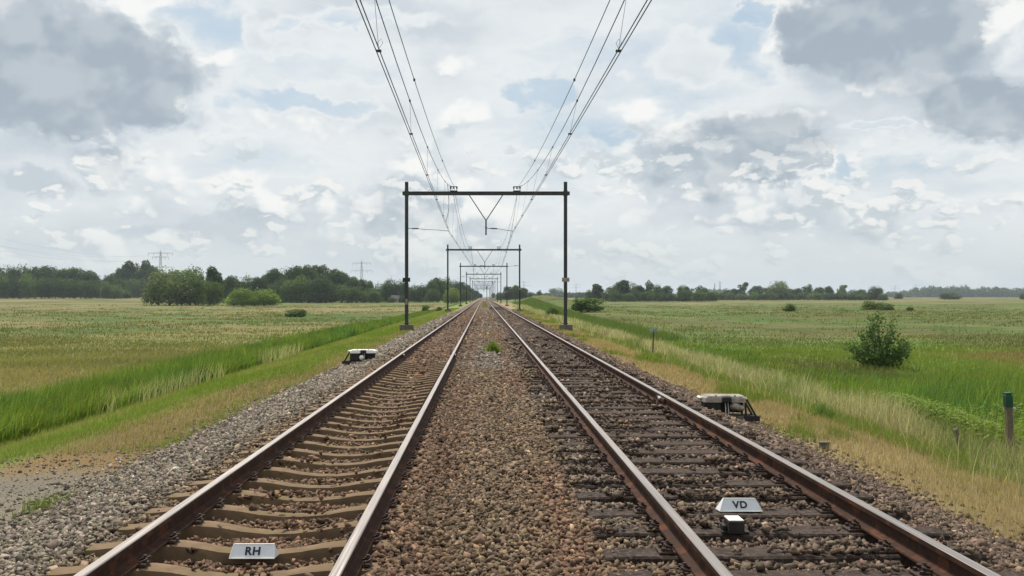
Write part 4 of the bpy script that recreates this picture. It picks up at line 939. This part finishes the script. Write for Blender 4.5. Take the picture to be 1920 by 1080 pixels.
# near shrub on the right, with stems and real leaves
def near_shrub(x, y, h, w):
    z = tz1(x, y); r = empty('shrub', (x, y, z)); tag(r, 'leafy dark green shrub standing alone in the right meadow', 'bush'); rd = random.Random(4); b = MB(); P_ = []
    for i in range(34):
        a = rd.uniform(0, 6.28); sp = rd.random() ** .6 * w * .5; hh = h * (1 - .74 * (sp / (w * .5)) ** 1.0) * rd.uniform(.80, 1.0)
        e = Vector((math.cos(a) * sp, math.sin(a) * sp, hh)); m_ = Vector((e.x * .55, e.y * .55, hh * .42)); b.tube([(0, 0, -.1), m_ * .5, m_, e], [.03, .022, .015, .004], 5)
        for q in range(105):
            t = rd.uniform(.28, 1.03); p = m_.lerp(e, (t - .45) / .55) if t > .45 else (m_ * (t / .45)); s = .22 * (1.25 - t * .75); P_.append((p.x + rd.gauss(0, s), p.y + rd.gauss(0, s), max(.05, p.z + rd.gauss(0, s * .6))))
    b.build('stem', M['bark'], r); P_ = np.array(P_); n = len(P_); rg = RNG
    nr = rg.normal(size=(n, 3)) + np.array([0, 0, .8]); nr /= np.linalg.norm(nr, axis=1)[:, None]; a = np.cross(nr, rg.normal(size=(n, 3))); a /= np.linalg.norm(a, axis=1)[:, None]; c_ = np.cross(nr, a); s = rg.uniform(.045, .085, n)[:, None]
    V = np.stack([P_ - a * s, P_ - c_ * s * .5, P_ + a * s, P_ + c_ * s * .5], 1).reshape(-1, 3); F = (np.arange(n) * 4)[:, None] + np.array([[0, 1, 2, 3]])
    c = np.repeat(jit(C(.095, .160, .045) * np.ones((n, 1)), .28)[:, None], 4, 1).reshape(-1, 3); link('foliage', np_mesh('foliage', V, F, [M['leaf']], col=c), r)
near_shrub(15.4, 36.2, 2.85, 2.45)
# distant forest and far hedges: one mass each
def forest(name, segs, label, seed, col=DG):
    rg = np.random.default_rng(seed); cs = []; rs = []
    for (u0, u1, vt, D) in segs:
        x0, x1 = (u0 - U0) / FPX * D, (u1 - U0) / FPX * D; h = (V0 - vt) / FPX * D + 1.6; n = max(3, int((x1 - x0) / (h * .24)))
        for i in range(n):
            x = x0 + (x1 - x0) * (i + rg.random()) / n; hh = h * rg.uniform(.82, 1.04)
            for dz in (0, 1): cs.append((x + rg.normal() * 2, D + rg.uniform(-8, 8), hh * (.62 if dz else .3))); rs.append((h * .36, h * .36, hh * .4))
    V, F, c = leaf_cloud(cs, rs, 130 * len(cs), 1.5 * (segs[0][3] / 1500), col, seed, inner=.2)
    V[:, 2] = np.maximum(V[:, 2], -.8)
    o = link(name, np_mesh(name, V, F, [M['leaf']], col=np.clip(c, .004, .5))); tag(o, label, 'forest', kind='stuff')
forest('distant_forest', [(1660, 1700, 547, 1900), (1695, 1722, 544, 1880), (1716, 1745, 539, 1850), (1740, 1812, 537, 1850), (1808, 1842, 542, 1850), (1838, 1872, 539, 1850), (1868, 1990, 540, 1850)], 'distant blue grey forest along the right horizon', 5)
forest('distant_hedges', [(985, 1105, 550, 1400), (1060, 1120, 549, 1150), (925, 990, 550, 1300), (1325, 1372, 543, 2300), (560, 900, 551, 1300), (-80, 560, 549, 1100)], 'faint low hedges along the horizon behind the meadows', 6)

# ------------------------------------------------------------------ house among the trees
D = 436; x = (743 - U0) / FPX * D; z = tz1(x, D); r = empty('house', (x, D, z), R(38)); r.scale = (.8, .8, .72); tag(r, 'small house with a dark roof and white gable half hidden in the trees', 'house')
b = MB(); b.box((0, 0, 1.3), (7, 5, 2.6)); b.add([(3.5, -2.5, 2.6), (3.5, 2.5, 2.6), (3.5, 0, 4.7)], [(0, 1, 2)]); b.add([(-3.5, -2.5, 2.6), (-3.5, 2.5, 2.6), (-3.5, 0, 4.7)], [(0, 2, 1)]); b.build('wall', M['house_wall'], r)
b = MB()
for s in (-1, 1):
    b.add([(-3.9, s * 2.9, 2.35), (3.9, s * 2.9, 2.35), (3.9, 0, 4.85), (-3.9, 0, 4.85), (-3.9, s * 2.9, 2.15), (3.9, s * 2.9, 2.15), (3.9, 0, 4.65), (-3.9, 0, 4.65)], [(0, 1, 2, 3), (7, 6, 5, 4), (0, 4, 5, 1), (1, 5, 6, 2), (0, 3, 7, 4)])
b.build('roof', M['roof'], r)
for wx in (-2, 1.8):
    b = MB(); b.box((wx, -2.52, 1.4), (1.1, .06, 1.1)); b.build('window', M['window'], r)

# ------------------------------------------------------------------ pylons
def pylon_parts(root, H, kind):
    b = MB(); r0 = .10
    def leg(z): return np.interp(z, [0, H * .45, H], [3.6, 1.5, .45])
    zs = [0, H * .12, H * .24, H * .35, H * .45, H * .54, H * .63, H * .72, H * .81, H * .9, H]
    for i in range(len(zs) - 1):
        a, c = leg(zs[i]), leg(zs[i + 1])
        for (sx, sy) in ((1, 1), (1, -1), (-1, -1), (-1, 1)):
            b.tube([(sx * a, sy * a, zs[i]), (sx * c, sy * c, zs[i + 1])], r0 * 1.5, 4, caps=False)
            b.tube([(sx * a, sy * a, zs[i]), (sy * c, -sx * c, zs[i + 1])], r0, 4, caps=False); b.tube([(sx * c, sy * c, zs[i + 1]), (sy * c, -sx * c, zs[i + 1])], r0, 4, caps=False)
    b.tube([(0, 0, H), (0, 0, H + 2.6)], r0 * 1.5, 4); b.build('tower', M['galv'], root)
    arms = [(H * .965, 13.5), (H * .88, 9), (H * .66, 15)] if kind == 0 else [(H * .95, 12.5), (H * .74, 14.5)]
    for z, w in arms:
        b = MB()
        for s in (-1, 1):
            for dy in (-.5, .5):
                b.tube([(s * .5, dy, z + 1.1), (s * w, 0, z)], r0, 4); b.tube([(s * .5, dy, z - .6), (s * w, 0, z)], r0 * 1.3, 4)
            for q in range(1, 6): t = q / 6; b.tube([(s * w * t, 0, z + 1.1 * (1 - t)), (s * w * t, 0, z - .6 * (1 - t))], r0 * .8, 4)
        o = b.build('cross_arm', M['galv'], root); b = MB()
        for s in (-1, 1):
            for f_ in (.98, .55): b.tube([(s * w * f_, 0, z - .1), (s * w * f_, 0, z - 2.6)], .14, 5)
        b.build('insulator', M['insul'], o)
for u, D, vt, kind, lb in ((301, 1000, 467, 0, 'large lattice pylon with three cross arms behind the rounded field tree'), (678, 1200, 486, 1, 'grey lattice pylon with two cross arms behind the domed wood'),
                           (982, 1900, 525, 1, 'small faint pylon right of the second portal'), (1080, 2700, 531, 1, 'tiny faint pylon right of the nearest right portal post'),
                           (1678, 3000, 534, 1, 'tiny pylon above the left end of the blue forest'), (1718, 3200, 533, 1, 'tiny pylon at the tall edge of the blue forest'), (1810, 3300, 531, 1, 'tiny pylon top above the middle of the blue forest')):
    x = (u - U0) / FPX * D; H = CAM_Z + (V0 - vt) / FPX * D - tz1(x, D) - 2.6; r = empty('pylon', (x, D, tz1(x, D)), R(random.Random(u).uniform(-12, 12))); tag(r, lb, 'pylon'); pylon_parts(r, H, kind)
for k, (dx, z) in enumerate(((-13, 49), (13, 49), (-9, 44.5), (9, 44.5))):
    b = MB(); b.tube([(-346 + dx, y, z - 2.6 - 9 * (1 - ((y - 790) / 210) ** 2)) for y in range(580, 1001, 20)], .026, 4); o = b.build('power_line', M['wire']); tag(o, 'faint %s high voltage wire left of the large pylon' % ['upper outer', 'upper inner', 'lower outer', 'lower inner'][k], 'power line', 'high voltage wires left of the pylon')
for u, h, lb in ((1340, 62, 'leftmost thin far chimney above the right tree row'), (1350, 70, 'middle thin far chimney above the right tree row'), (1362, 40, 'squat far chimney above the right tree row')):
    D = 3600; b = MB(); b.tube([(0, 0, 0), (0, 0, h * .85)], [3.2 if h > 50 else 7, 2.0 if h > 50 else 5], 10); o = b.build('chimney', M['galv']); o.location = ((u - U0) / FPX * D, D, 0); tag(o, lb, 'chimney')

# ------------------------------------------------------------------ air
def haze():
    m = bpy.data.materials.new('haze'); m.use_nodes = True; g = NG(m.node_tree); g.nt.nodes.clear()
    o = g.n('ShaderNodeOutputMaterial'); v = g.n('ShaderNodeVolumePrincipled'); g.l(v.outputs[0], o.inputs['Volume'])
    v.inputs['Color'].default_value = (.78, .88, 1.0, 1); v.inputs['Density'].default_value = .00013; v.inputs['Anisotropy'].default_value = .2
    b = MB(); b.box((0, 3900, 38), (14200, 8400, 84)); ob = b.build('haze', m); tag(ob, kind='stuff')
    return ob
HAZE = True
if HAZE: haze()
